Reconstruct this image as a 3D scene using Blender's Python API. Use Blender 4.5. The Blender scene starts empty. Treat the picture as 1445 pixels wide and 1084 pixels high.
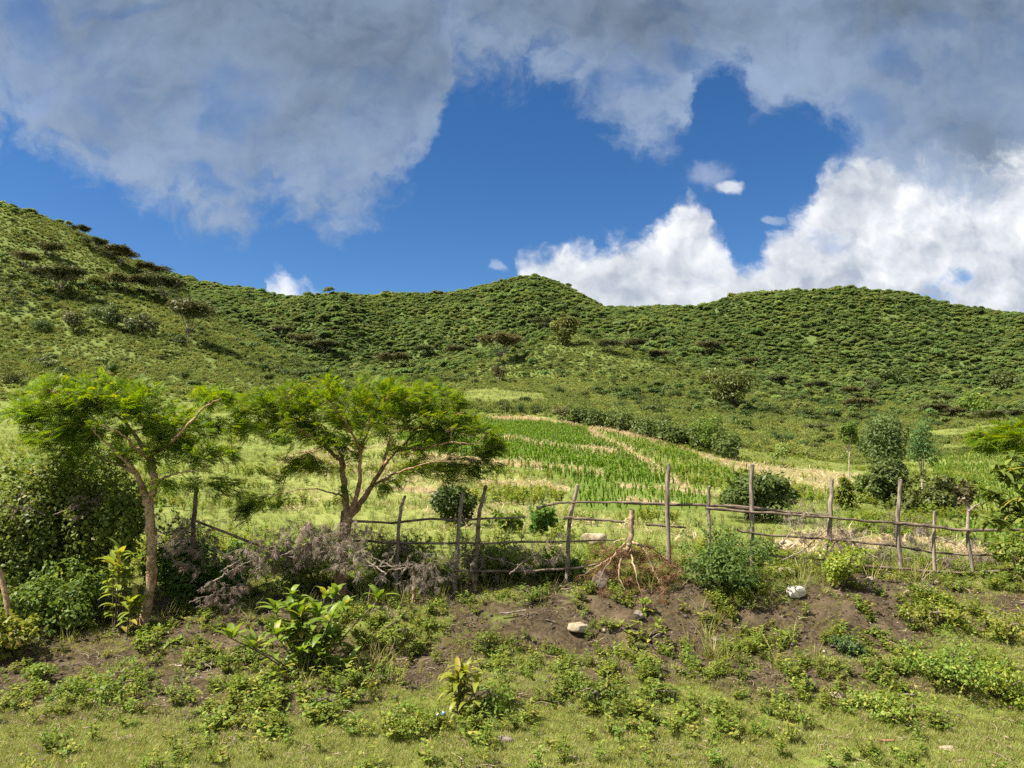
import bpy, math
import numpy as np
from mathutils import Vector, Matrix

R = np.random.default_rng(11)
SC = bpy.context.scene
COL = SC.collection

# ------------------------------------------------------------------ camera model
CX, CY, F = 722.5, 542.0, 1031.0
PITCH = math.atan((620 - 542) / F)
CP, SP = math.cos(PITCH), math.sin(PITCH)
CAMZ = 2.3


def pix_ray(px, py):
    """slope of the sight line through a photo pixel: x per metre of y, z per metre of y"""
    a = (np.asarray(px, float) - CX) / F
    b = (CY - np.asarray(py, float)) / F
    yy = CP - b * SP
    return a / yy, (SP + b * CP) / yy


def P(px, py, Y):
    u, t = pix_ray(px, py)
    return np.array([u * Y, Y, CAMZ + t * Y])


def project(x, y, z):
    dz = z - CAMZ
    d = y * CP + dz * SP
    return CX + F * x / d, CY - F * (-y * SP + dz * CP) / d


# ------------------------------------------------------------------ noise
def _hash(ix, iy, seed):
    h = (ix.astype(np.int64) * 374761393 + iy.astype(np.int64) * 668265263 + seed * 1442695041) & 0xFFFFFFFF
    h = ((h ^ (h >> 13)) * 1274126177) & 0xFFFFFFFF
    return ((h ^ (h >> 16)) & 0xFFFFFF) / float(0xFFFFFF)


def vnoise(x, y, seed=0):
    ix, iy = np.floor(x), np.floor(y)
    fx, fy = x - ix, y - iy
    fx = fx * fx * (3 - 2 * fx)
    fy = fy * fy * (3 - 2 * fy)
    a, b = _hash(ix, iy, seed), _hash(ix + 1, iy, seed)
    c, d = _hash(ix, iy + 1, seed), _hash(ix + 1, iy + 1, seed)
    return (a * (1 - fx) + b * fx) * (1 - fy) + (c * (1 - fx) + d * fx) * fy


def fbm(x, y, seed=0, octaves=4):
    s, amp, tot = 0, 1.0, 0
    for k in range(octaves):
        s = s + amp * vnoise(x * 2 ** k + 17.3 * k, y * 2 ** k - 9.1 * k, seed + k)
        tot += amp
        amp *= 0.5
    return s / tot


def sstep(a, b, x):
    t = np.clip((x - a) / (b - a), 0, 1)
    return t * t * (3 - 2 * t)


# ------------------------------------------------------------------ terrain
ROWS = [
    (2.0, [(-200, 1805), (1650, 1805)]),
    (4.0, [(-200, 1213), (1650, 1213)]),
    (5.0, [(-200, 1098), (1650, 1092)]),
    (6.0, [(-200, 1022), (400, 1018), (800, 1014), (1650, 1000)]),
    (6.6, [(-200, 982), (200, 980), (500, 970), (800, 965), (1100, 955), (1300, 945), (1650, 940)]),
    (7.3, [(-200, 945), (200, 938), (500, 930), (800, 925), (1100, 912), (1300, 905), (1650, 895)]),
    (8.0, [(-200, 905), (200, 895), (450, 870), (800, 852), (1000, 838), (1150, 832), (1300, 843), (1650, 850)]),
    (8.8, [(-200, 880), (200, 866), (450, 845), (650, 838), (800, 826), (1000, 808), (1150, 805), (1300, 818), (1650, 825)]),
    (10, [(-200, 840), (200, 825), (450, 805), (800, 795), (1050, 786), (1300, 797), (1650, 805)]),
    (12, [(-200, 800), (0, 795), (300, 778), (600, 768), (900, 765), (1200, 772), (1400, 780), (1650, 785)]),
    (20, [(-200, 735), (0, 730), (300, 725), (750, 715), (1050, 720), (1200, 728), (1350, 738), (1650, 745)]),
    (30, [(-200, 695), (300, 688), (750, 680), (900, 682), (1050, 692), (1200, 702), (1350, 714), (1650, 720)]),
    (45, [(-200, 655), (300, 652), (600, 645), (750, 640), (900, 647), (1050, 665), (1200, 685), (1350, 690), (1650, 694)]),
    (65, [(-200, 620), (450, 622), (600, 617), (750, 612), (900, 624), (1050, 650), (1200, 672), (1350, 668), (1650, 668)]),
    (90, [(-200, 575), (0, 580), (300, 594), (600, 593), (750, 588), (900, 604), (1050, 630), (1200, 652), (1350, 646), (1650, 640)]),
    (120, [(-200, 530), (0, 537), (150, 547), (300, 562), (450, 570), (680, 571), (760, 571), (900, 588), (1050, 610), (1200, 632), (1350, 625), (1650, 615)]),
    (160, [(-200, 450), (0, 470), (150, 490), (300, 520), (450, 548), (600, 560), (680, 556), (760, 556), (900, 566), (1050, 588), (1200, 608), (1350, 606), (1650, 590)]),
    (205, [(-200, 340), (0, 372), (150, 415), (300, 470), (450, 526), (600, 552), (680, 545), (750, 540), (850, 535), (900, 540), (1050, 562), (1200, 588), (1350, 590), (1650, 570)]),
    (262, [(-200, 240), (-50, 284), (0, 296), (60, 311), (100, 326), (150, 349), (190, 370), (230, 394), (300, 436), (340, 463), (400, 494), (470, 526), (550, 540), (650, 530), (700, 510), (770, 492), (850, 495), (950, 520), (1050, 546), (1200, 572), (1350, 576), (1650, 555)]),
    (310, [(-200, 250), (0, 312), (150, 380), (230, 425), (300, 462), (400, 512), (470, 530), (550, 532), (640, 520), (700, 497), (760, 476), (800, 470), (850, 478), (900, 495), (1000, 522), (1100, 545), (1200, 558), (1350, 562), (1650, 540)]),
    (362, [(-200, 300), (0, 345), (150, 395), (300, 445), (400, 490), (480, 512), (600, 512), (700, 495), (800, 482), (900, 490), (1050, 520), (1200, 540), (1350, 545), (1650, 520)]),
    (408, [(-200, 310), (0, 345), (150, 380), (300, 425), (450, 458), (600, 463), (700, 450), (800, 447), (900, 460), (1050, 475), (1200, 488), (1350, 498), (1650, 490)]),
    (458, [(-200, 310), (0, 345), (190, 372), (300, 410), (450, 428), (600, 426), (700, 412), (770, 401), (840, 434), (900, 454), (1000, 450), (1050, 440), (1200, 438), (1350, 455), (1650, 465)]),
    (508, [(-200, 320), (0, 350), (190, 374), (270, 399), (330, 410), (400, 423), (470, 427), (560, 418), (640, 417), (700, 404), (725, 396), (745, 393), (770, 396), (800, 407), (840, 432), (856, 442), (900, 443), (945, 438), (985, 443), (1000, 436), (1040, 419), (1100, 415), (1190, 410), (1280, 416), (1340, 434), (1445, 448), (1650, 462)]),
    (600, [(-200, 345), (0, 380), (300, 425), (700, 425), (770, 420), (850, 439), (930, 436), (985, 438), (1040, 440), (1200, 436), (1340, 455), (1650, 480)]),
    (900, [(-200, 470), (1650, 520)]),
    (1500, [(-200, 560), (1650, 580)]),
]
UG = np.linspace(-1.3, 1.3, 561)
YG = np.concatenate([np.exp(np.linspace(math.log(2.0), math.log(5.0), 30, endpoint=False)),
                     np.exp(np.linspace(math.log(5.0), math.log(10.0), 190, endpoint=False)),
                     np.exp(np.linspace(math.log(10.0), math.log(1500.0), 330))])


def _terrain_table():
    T = []
    for Y, pts in ROWS:
        xs = np.array([p[0] for p in pts], float)
        ys = np.array([p[1] for p in pts], float)
        py = np.interp(CX + F * UG, xs, ys)
        for _ in range(3):
            b = (CY - py) / F
            py = np.interp(CX + F * UG * (CP - b * SP), xs, ys)
        k = np.exp(-0.5 * (np.arange(-12, 13) / (3.2 if Y < 420 else 1.7)) ** 2)
        py = np.convolve(np.pad(py, 12, mode='edge'), k / k.sum(), 'valid')
        T.append(pix_ray(0, py)[1])
    T = np.array(T)
    X = np.log(np.array([r[0] for r in ROWS]))
    h = np.diff(X)[:, None]
    d = np.diff(T, axis=0) / h
    m = np.zeros_like(T)
    m[0], m[-1] = d[0], d[-1]
    ok = d[:-1] * d[1:] > 0
    w1, w2 = 2 * h[1:] + h[:-1], h[1:] + 2 * h[:-1]
    with np.errstate(divide='ignore', invalid='ignore'):
        hm = (w1 + w2) / (w1 / d[:-1] + w2 / d[1:])
    m[1:-1] = np.where(ok, hm, 0)
    out = np.empty((len(YG), len(UG)))
    for i, y in enumerate(np.log(YG)):
        k = min(max(np.searchsorted(X, y) - 1, 0), len(X) - 2)
        hh = X[k + 1] - X[k]
        s = (y - X[k]) / hh
        out[i] = ((1 + 2 * s) * (1 - s) ** 2 * T[k] + s * (1 - s) ** 2 * hh * m[k]
                  + s * s * (3 - 2 * s) * T[k + 1] + s * s * (s - 1) * hh * m[k + 1])
    return out


TT = _terrain_table()
GX = UG[None, :] * YG[:, None]
GY = np.repeat(YG[:, None], len(UG), 1)
GZ = CAMZ + TT * GY
# the flat verge is z = 0, the bank and what follows get natural bumps
amp = 0.035 * sstep(5.6, 7.0, GY) + 0.0
GZ += amp * 2 * (fbm(GX * 1.6, GY * 1.6, 3, 4) - 0.5) + (0.05 + .07 * (1 - sstep(8.6, 9.6, GY))) * sstep(6.2, 7.2, GY) * (1 - sstep(14, 20, GY)) * (fbm(GX * 4, GY * 4, 5, 3) - 0.5)
GZ += 0.03 * (fbm(GX * 1.1, GY * 1.1, 31, 3) - 0.5) * (1 - sstep(5.6, 7.0, GY))
GZ += 0.35 * sstep(18, 40, GY) * (fbm(GX / 7, GY / 7, 9, 3) - 0.5)
GZ += 4.5 * sstep(140, 260, GY) * (fbm(GX / 45, GY / 45, 21, 3) - 0.5)
GZ += 20.0 * sstep(330, 400, GY) * (1 - sstep(450, 505, GY)) * (np.abs(fbm(GX / 60 + .004 * GY, GY / 240, 25, 3) - 0.5) * 2 - .46)
LOGY = np.log(YG)


def height(x, y):
    x = np.asarray(x, float)
    y = np.clip(np.asarray(y, float), YG[0], YG[-1])
    fi = np.interp(y, YG, np.arange(len(YG)))
    fj = np.clip((x / y - UG[0]) / (UG[1] - UG[0]), 0, len(UG) - 1.001)
    i = np.clip(fi.astype(int), 0, len(YG) - 2)
    j = fj.astype(int)
    a, b = fi - i, fj - j
    return ((GZ[i, j] * (1 - b) + GZ[i, j + 1] * b) * (1 - a) + (GZ[i + 1, j] * (1 - b) + GZ[i + 1, j + 1] * b) * a)


def ground_at(px, py, ymin=4.0):
    """where the sight line through a photo pixel first meets the ground"""
    u, t = pix_ray(px, py)
    m = YG >= ymin
    ys = np.exp(np.linspace(math.log(ymin), math.log(1400), 3000))
    zs = height(u * ys, ys)
    k = np.argmax(zs >= CAMZ + t * ys)
    if zs[k] < CAMZ + t * ys[k]:
        k = len(ys) - 1
    return np.array([u * ys[k], ys[k], zs[k]])


def on_ground(x, y):
    return np.array([x, y, float(height(x, y))])


def in_poly(px, py, poly):
    px, py = np.asarray(px), np.asarray(py)
    inside = np.zeros(px.shape, bool)
    n = len(poly)
    for i in range(n):
        x1, y1 = poly[i]
        x2, y2 = poly[(i + 1) % n]
        c = (y1 > py) != (y2 > py)
        with np.errstate(divide='ignore', invalid='ignore'):
            inside ^= c & (px < (x2 - x1) * (py - y1) / (y2 - y1 + 1e-12) + x1)
    return inside


def seg_dist(px, py, line):
    d = np.full(np.shape(px), 1e9)
    for (x1, y1), (x2, y2) in zip(line[:-1], line[1:]):
        L2 = (x2 - x1) ** 2 + (y2 - y1) ** 2
        t = np.clip(((px - x1) * (x2 - x1) + (py - y1) * (y2 - y1)) / L2, 0, 1)
        d = np.minimum(d, np.hypot(px - x1 - t * (x2 - x1), (py - y1 - t * (y2 - y1)) * 1.3))
    return d


# field plan: where the crops, the straw ridges and the bare patches lie on the slope
MAIZE = [[(560, 616), (640, 600), (690, 594), (812, 602), (850, 617), (905, 654), (958, 688), (880, 690), (822, 692), (790, 672), (700, 656), (600, 645)],
         [(1355, 745), (1500, 740), (1560, 775), (1500, 790), (1375, 785)],
         [(800, 690), (985, 690), (1010, 720), (830, 722)]]
YELLOW = [[(840, 606), (960, 638), (1045, 680), (1050, 706), (975, 694), (905, 650)],
          [(1310, 650), (1470, 630), (1560, 690), (1480, 735), (1340, 720)],
          [(400, 640), (560, 625), (700, 660), (800, 690), (800, 725), (1000, 730), (1010, 765), (500, 765), (350, 700)]]
STRAW = [([(560, 606), (700, 620), (735, 624), (800, 633), (872, 641)], 2.6), ([(560, 640), (690, 653), (760, 660), (848, 668)], 4.5),
         ([(833, 609), (860, 624), (905, 652), (965, 686)], 5), ([(872, 686), (960, 692), (1010, 700)], 3), ([(690, 591), (760, 594), (812, 602)], 3.5),
         ([(835, 602), (910, 617), (960, 634)], 4), ([(680, 680), (760, 684), (800, 690)], 5), ([(560, 690), (640, 700)], 5),
         ([(1060, 790), (1150, 775), (1200, 772), (1270, 765)], 10), ([(1090, 766), (1200, 752)], 9), ([(880, 705), (960, 712)], 3),
         ([(1300, 760), (1400, 790)], 9)]
TAN = [[(958, 634), (1040, 652), (1120, 662), (1215, 668), (1215, 694), (1150, 696), (1080, 684), (1030, 664)]]
MEADOW = [[(655, 552), (700, 549), (768, 556), (772, 568), (690, 572), (650, 568)], [(1330, 628), (1380, 626), (1400, 634), (1330, 636)], [(1290, 610), (1445, 596), (1445, 612), (1330, 622)]]


def plan(x, y, z):
    px, py = project(x, y, z)
    far = (y > 10.5) & (y < 200)
    jx = px + 10 * (fbm(x / 3, y / 3, 61, 2) - 0.5) * np.clip(60 / y, .3, 1.5)
    jy = py + 7 * (fbm(x / 3, y / 3, 62, 2) - 0.5)
    maize = np.zeros(px.shape, bool)
    for p in MAIZE:
        maize |= in_poly(jx, jy, p)
    yel = np.zeros(px.shape, bool)
    for p in YELLOW:
        yel |= in_poly(jx, jy, p)
    tan = np.zeros(px.shape, bool)
    for p in TAN:
        tan |= in_poly(jx, jy, p)
    mea = np.zeros(px.shape, bool)
    for p in MEADOW:
        mea |= in_poly(jx, jy, p)
    st = np.zeros(px.shape)
    for ln, w in STRAW:
        st = np.maximum(st, 1 - sstep(w * 0.5, w * 1.2, seg_dist(jx, jy, ln)))
    return px, py, maize & far, yel & far, tan & far, mea & (y > 40) & (y < 260), st * far


def soil_mask(x, y):
    """bare dark soil on the bank, broken by weeds"""
    px, py = project(x, y, height(x, y))
    band = sstep(5.65, 6.6, y + 1.0 * (fbm(x * .7, y * .7, 41, 3) - .5)) * (1 - sstep(8.9, 10.2, y))
    n = fbm(x * 1.3, y * 1.3, 43, 4)
    bare = sstep(0.40, 0.62, n)
    spots = np.zeros(np.shape(px))
    for cx, cy, rx, ry, s in [(1000, 890, 130, 45, 1), (1200, 880, 110, 50, 1), (1190, 840, 70, 35, .9), (960, 860, 60, 50, .9), (60, 930, 110, 50, .9), (520, 940, 90, 30, .9),
                              (330, 880, 160, 40, .8), (780, 890, 80, 30, .6), (200, 960, 120, 40, .5), (430, 970, 80, 25, .5), (1120, 930, 100, 40, .5)]:
        spots = np.maximum(spots, s * (1 - sstep(.55, 1.15, np.hypot((px - cx) / rx, (py - cy) / ry))))
    return np.clip(band * (0.42 + 0.6 * bare) * 0.85 + spots * (0.35 + .7 * bare) * sstep(5.6, 6.2, y), 0, 1)


# lower edge of the closed forest on the range, in sight-line terms
FOREST_EDGE = [(-200, 250), (0, 290), (120, 322), (190, 365), (280, 432), (340, 466), (400, 497), (470, 527), (520, 538), (600, 530), (650, 515), (700, 497), (760, 474), (800, 466), (860, 488), (940, 508), (1000, 520),
               (1060, 545), (1150, 556), (1250, 566), (1350, 560), (1445, 540), (1650, 520)]


def forest_mask(px, py, x, y):
    e = np.interp(px, [p[0] for p in FOREST_EDGE], [p[1] for p in FOREST_EDGE])
    return sstep(-10, 4, e - py + 13 * (fbm(x / 30, y / 30, 71, 3) - .5)) * sstep(200, 300, y)


# ------------------------------------------------------------------ mesh building
class MB:
    def __init__(self):
        self.v, self.f, self.k, self.t, self.m, self.n = [], [], [], [], [], 0

    def add(self, V, Fc, tint=0.5, mat=0):
        V = np.asarray(V, float).reshape(-1, 3)
        Fc = np.asarray(Fc, np.int64)
        if len(Fc) == 0:
            return
        self.v.append(V)
        self.f.append((Fc + self.n).ravel())
        self.k.append(np.full(len(Fc), Fc.shape[1]))
        self.t.append(np.broadcast_to(np.asarray(tint, float), (len(Fc),)))
        self.m.append(np.broadcast_to(np.asarray(mat), (len(Fc),)))
        self.n += len(V)

    def merge(self, o, M=None, off=(0, 0, 0), mat=0):
        for V, Fc, K, T, Mt in zip(o.v, o.f, o.k, o.t, o.m):
            pass

    def mesh(self, name, mats, smooth=False):
        me = bpy.data.meshes.new(name)
        V = np.concatenate(self.v).astype(np.float32)
        L = np.concatenate(self.f).astype(np.int32)
        K = np.concatenate(self.k).astype(np.int32)
        me.vertices.add(len(V))
        me.vertices.foreach_set('co', V.ravel())
        me.loops.add(len(L))
        me.loops.foreach_set('vertex_index', L)
        me.polygons.add(len(K))
        me.polygons.foreach_set('loop_start', np.concatenate([[0], np.cumsum(K)[:-1]]).astype(np.int32))
        me.polygons.foreach_set('material_index', np.concatenate(self.m).astype(np.int32))
        if smooth:
            me.polygons.foreach_set('use_smooth', np.ones(len(K), bool))
        for m in (mats if isinstance(mats, (list, tuple)) else [mats]):
            me.materials.append(m)
        a = me.attributes.new('tint', 'FLOAT', 'FACE')
        a.data.foreach_set('value', np.concatenate(self.t).astype(np.float32))
        me.update(calc_edges=True)
        return me


def unit(v):
    return v / np.maximum(np.linalg.norm(v, axis=-1, keepdims=True), 1e-9)


def rnd_dirs(n, rng=None):
    return unit((rng or R).normal(size=(n, 3)))


def add_leaves(mb, base, d, up, L, W, fold=0.15, droop=0.1, tint=None, mat=0):
    """one pointed, slightly folded leaf per row"""
    base = np.atleast_2d(base)
    n = len(base)
    if n == 0:
        return
    d = unit(np.broadcast_to(d, (n, 3)).astype(float))
    up = np.broadcast_to(up, (n, 3)).astype(float)
    side = unit(np.cross(d, up) + 1e-6)
    nn = np.cross(side, d)
    L = np.broadcast_to(np.asarray(L, float), (n,))[:, None]
    W = np.broadcast_to(np.asarray(W, float), (n,))[:, None]
    mid = base + d * L * 0.45
    V = np.stack([base, mid + side * W / 2 + nn * W * fold, base + d * L - nn * L * droop, mid - side * W / 2 + nn * W * fold], 1)
    idx = np.arange(n)[:, None] * 4 + np.array([0, 1, 2, 3])[None]
    mb.add(V.reshape(-1, 3), idx, R.random(n) if tint is None else tint, mat)


def add_blades(mb, base, d, up, L, W, bend=0.5, seg=4, tint=None, mat=0, shape='leaf', fold=0.2):
    """curved leaves or grass blades with a midrib fold, seg strips long"""
    base = np.atleast_2d(base)
    n = len(base)
    d = unit(np.broadcast_to(d, (n, 3)).astype(float))
    up = np.broadcast_to(up, (n, 3)).astype(float)
    side = unit(np.cross(d, up) + 1e-6)
    L = np.broadcast_to(np.asarray(L, float), (n,))[:, None]
    W = np.broadcast_to(np.asarray(W, float), (n,))[:, None]
    bend = np.broadcast_to(np.asarray(bend, float), (n,))[:, None]
    rows = []
    p = base.copy()
    for i in range(seg + 1):
        s = i / seg
        if shape == 'leaf':
            w = math.sin(math.pi * min(1, (s * .93 + .035)) ** 0.8) ** 0.85
        else:
            w = (1 - s) ** 0.7 + .02
        ang = bend * (s - 0.3)
        nn = np.cross(side, d)
        dirc = d * np.cos(ang) - nn * np.sin(ang)
        up_l = np.cross(side, dirc)
        rows.append(np.stack([p - side * W * w / 2 + up_l * W * w * fold, p, p + side * W * w / 2 + up_l * W * w * fold], 1))
        p = p + dirc * L / seg
    V = np.stack(rows, 1)                       # n, seg+1, 3, 3
    q = []
    for i in range(seg):
        for j in range(2):
            a = i * 3 + j
            q.append([a, a + 1, a + 4, a + 3])
    q = np.array(q)
    per = (seg + 1) * 3
    idx = (np.arange(n)[:, None, None] * per + q[None]).reshape(-1, 4)
    tt = R.random(n) if tint is None else np.broadcast_to(tint, (n,))
    mb.add(V.reshape(-1, 3), idx, np.repeat(tt, len(q)), mat)


def add_tube(mb, pts, rad, sides=6, tint=0.5, mat=0, cap=True):
    pts = np.asarray(pts, float)
    n = len(pts)
    rad = np.broadcast_to(np.asarray(rad, float), (n,))
    tg = unit(np.gradient(pts, axis=0))
    a = np.array([0, 0, 1.0]) if abs(tg[0][2]) < 0.8 else np.array([1.0, 0, 0])
    u = unit(np.cross(tg[0], a))
    ring = np.linspace(0, 2 * math.pi, sides, endpoint=False)
    V = []
    for i in range(n):
        u = unit(u - tg[i] * np.dot(u, tg[i]))
        w = np.cross(tg[i], u)
        V.append(pts[i] + rad[i] * (np.cos(ring)[:, None] * u + np.sin(ring)[:, None] * w))
    V = np.concatenate(V)
    q = []
    for i in range(n - 1):
        for j in range(sides):
            b = (j + 1) % sides
            q.append([i * sides + j, i * sides + b, (i + 1) * sides + b, (i + 1) * sides + j])
    mb.add(V, q, tint, mat)
    if cap:
        V2 = np.concatenate([V[-sides:], pts[-1:] + tg[-1] * rad[-1] * 0.3])
        mb.add(V2, [[j, (j + 1) % sides, sides] for j in range(sides)], tint, mat)


def smooth_path(pts, n):
    """Catmull-Rom through the points"""
    pts = np.asarray(pts, float)
    if len(pts) < 3:
        s = np.linspace(0, 1, n)[:, None]
        return pts[0] * (1 - s) + pts[-1] * s
    Q = np.concatenate([2 * pts[:1] - pts[1:2], pts, 2 * pts[-1:] - pts[-2:-1]])
    out = []
    for s in np.linspace(0, len(pts) - 1 - 1e-6, n):
        i = int(s)
        f = s - i
        p0, p1, p2, p3 = Q[i:i + 4]
        out.append(0.5 * (2 * p1 + (p2 - p0) * f + (2 * p0 - 5 * p1 + 4 * p2 - p3) * f * f + (3 * p1 - p0 - 3 * p2 + p3) * f ** 3))
    return np.array(out)


# ------------------------------------------------------------------ objects
def obj(name, me, parent=None, loc=None, rotz=None, scale=None):
    o = bpy.data.objects.new(name, me)
    COL.objects.link(o)
    if parent is not None:
        o.parent = parent
    if loc is not None:
        o.location = loc
    if rotz is not None:
        o.rotation_euler = (0, 0, rotz)
    if scale is not None:
        o.scale = scale if hasattr(scale, '__len__') else (scale,) * 3
    return o


def tag(o, label=None, cat=None, group=None, kind=None):
    if label:
        o['label'] = label
    if cat:
        o['category'] = cat
    if group:
        o['group'] = group
    if kind:
        o['kind'] = kind
    return o


def thing(name, label, cat, loc=(0, 0, 0), rotz=0, group=None):
    o = obj(name, None, None, loc, rotz)
    o.empty_display_size = 0.2
    return tag(o, label, cat, group)


def dup(root, loc, rotz, scale, label, group=None):
    """a copy of a thing with copies of its parts (mesh data shared)"""
    r = root.copy()
    COL.objects.link(r)
    r.location, r.rotation_euler = loc, (0, 0, rotz)
    r.scale = scale if hasattr(scale, '__len__') else (scale,) * 3
    r['label'] = label
    if group:
        r['group'] = group
    for ch in list(root.children):
        c = ch.copy()
        COL.objects.link(c)
        c.parent = r
        for g in ch.children:
            d = g.copy()
            COL.objects.link(d)
            d.parent = c
    return r


def scatter(name, label, cat, pts, protos, scl, rot=None, pick=None, group=None):
    """uncountable ground cover: one object whose points carry instanced plants"""
    pts = np.asarray(pts, np.float32)
    n = len(pts)
    me = bpy.data.meshes.new(name)
    me.vertices.add(n)
    me.vertices.foreach_set('co', pts.ravel())
    if rot is None:
        rot = np.stack([R.normal(0, .12, n), R.normal(0, .12, n), R.random(n) * 6.283], 1)
    a = me.attributes.new('rot', 'FLOAT_VECTOR', 'POINT')
    a.data.foreach_set('vector', np.asarray(rot, np.float32).ravel())
    scl = np.broadcast_to(np.asarray(scl, np.float32), (n,)) if np.ndim(scl) < 2 else scl
    s3 = np.repeat(np.asarray(scl)[:, None], 3, 1) if np.ndim(scl) < 2 else np.asarray(scl)
    a = me.attributes.new('scl', 'FLOAT_VECTOR', 'POINT')
    a.data.foreach_set('vector', s3.astype(np.float32).ravel())
    a = me.attributes.new('pick', 'INT', 'POINT')
    a.data.foreach_set('value', (R.integers(0, len(protos), n) if pick is None else pick).astype(np.int32))
    o = obj(name, me)
    ng = bpy.data.node_groups.new(name, 'GeometryNodeTree')
    ng.interface.new_socket('Geometry', in_out='INPUT', socket_type='NodeSocketGeometry')
    ng.interface.new_socket('Geometry', in_out='OUTPUT', socket_type='NodeSocketGeometry')
    N, Lk = ng.nodes, ng.links
    gi, go = N.new('NodeGroupInput'), N.new('NodeGroupOutput')
    join = N.new('GeometryNodeJoinGeometry')
    for p in reversed(protos):
        oi = N.new('GeometryNodeObjectInfo')
        oi.inputs['Object'].default_value = p
        g2 = N.new('GeometryNodeGeometryToInstance')
        Lk.new(oi.outputs['Geometry'], g2.inputs[0])
        Lk.new(g2.outputs[0], join.inputs[0])
    iop = N.new('GeometryNodeInstanceOnPoints')
    iop.inputs['Pick Instance'].default_value = True

    def attr(nm, ty):
        k = N.new('GeometryNodeInputNamedAttribute')
        k.data_type = ty
        k.inputs['Name'].default_value = nm
        return k.outputs[0]
    Lk.new(gi.outputs[0], iop.inputs['Points'])
    Lk.new(join.outputs[0], iop.inputs['Instance'])
    Lk.new(attr('pick', 'INT'), iop.inputs['Instance Index'])
    Lk.new(attr('rot', 'FLOAT_VECTOR'), iop.inputs['Rotation'])
    Lk.new(attr('scl', 'FLOAT_VECTOR'), iop.inputs['Scale'])
    Lk.new(iop.outputs[0], go.inputs[0])
    md = o.modifiers.new('plants', 'NODES')
    md.node_group = ng
    return tag(o, label, cat, group, 'stuff')


def proto(name, mb, mats, smooth=False):
    return bpy.data.objects.new(name, mb.mesh(name, mats, smooth))


# ------------------------------------------------------------------ materials
class NT:
    """tiny helper for shader node trees"""

    def __init__(self, tree):
        self.t, self.n, self.l = tree, tree.nodes, tree.links

    def new(self, ty, **kw):
        k = self.n.new(ty)
        for a, b in kw.items():
            setattr(k, a, b)
        return k

    def put(self, sock, v):
        if isinstance(v, bpy.types.NodeSocket):
            self.l.new(v, sock)
        elif v is not None:
            if hasattr(v, '__len__') and len(v) == 3 and sock.type == 'RGBA':
                v = (*v, 1)
            sock.default_value = v

    def math(self, op, a, b=None, c=None, clamp=False):
        k = self.new('ShaderNodeMath', operation=op, use_clamp=clamp)
        for s, v in zip(k.inputs, (a, b, c)):
            self.put(s, v)
        return k.outputs[0]

    def vmath(self, op, a, b=None):
        k = self.new('ShaderNodeVectorMath', operation=op)
        self.put(k.inputs[0], a)
        if b is not None:
            self.put(k.inputs[3 if op == 'SCALE' else 1], b)
        return k.outputs['Value' if op in ('LENGTH', 'DISTANCE') else 0]

    def xyz(self, x, y, z=0.0):
        k = self.new('ShaderNodeCombineXYZ')
        for s, v in zip(k.inputs, (x, y, z)):
            self.put(s, v)
        return k.outputs[0]

    def sep(self, v):
        k = self.new('ShaderNodeSeparateXYZ')
        self.put(k.inputs[0], v)
        return k.outputs

    def noise(self, vec, scale, detail=4, rough=0.55, col=False, dist=0.0):
        k = self.new('ShaderNodeTexNoise')
        self.put(k.inputs['Vector'], vec)
        k.inputs['Scale'].default_value = scale
        k.inputs['Detail'].default_value = detail
        k.inputs['Roughness'].default_value = rough
        k.inputs['Distortion'].default_value = dist
        return k.outputs['Color' if col else 0]

    def ramp(self, v, a, b, lo=0.0, hi=1.0, smooth=True):
        k = self.new('ShaderNodeMapRange', interpolation_type='SMOOTHSTEP' if smooth else 'LINEAR')
        for s, x in zip(k.inputs, (v, a, b, lo, hi)):
            self.put(s, x)
        return k.outputs[0]

    def mix(self, f, a, b):
        k = self.new('ShaderNodeMix', data_type='RGBA')
        self.put(k.inputs[0], f)
        self.put(k.inputs[6], a)
        self.put(k.inputs[7], b)
        return k.outputs[2]

    def attr(self, nm):
        k = self.new('ShaderNodeAttribute', attribute_name=nm)
        return k.outputs['Fac']


def new_mat(name):
    m = bpy.data.materials.new(name)
    m.use_nodes = True
    m.node_tree.nodes.clear()
    t = NT(m.node_tree)
    return m, t


def finish(t, shader):
    o = t.new('ShaderNodeOutputMaterial')
    t.l.new(shader, o.inputs[0])


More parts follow.
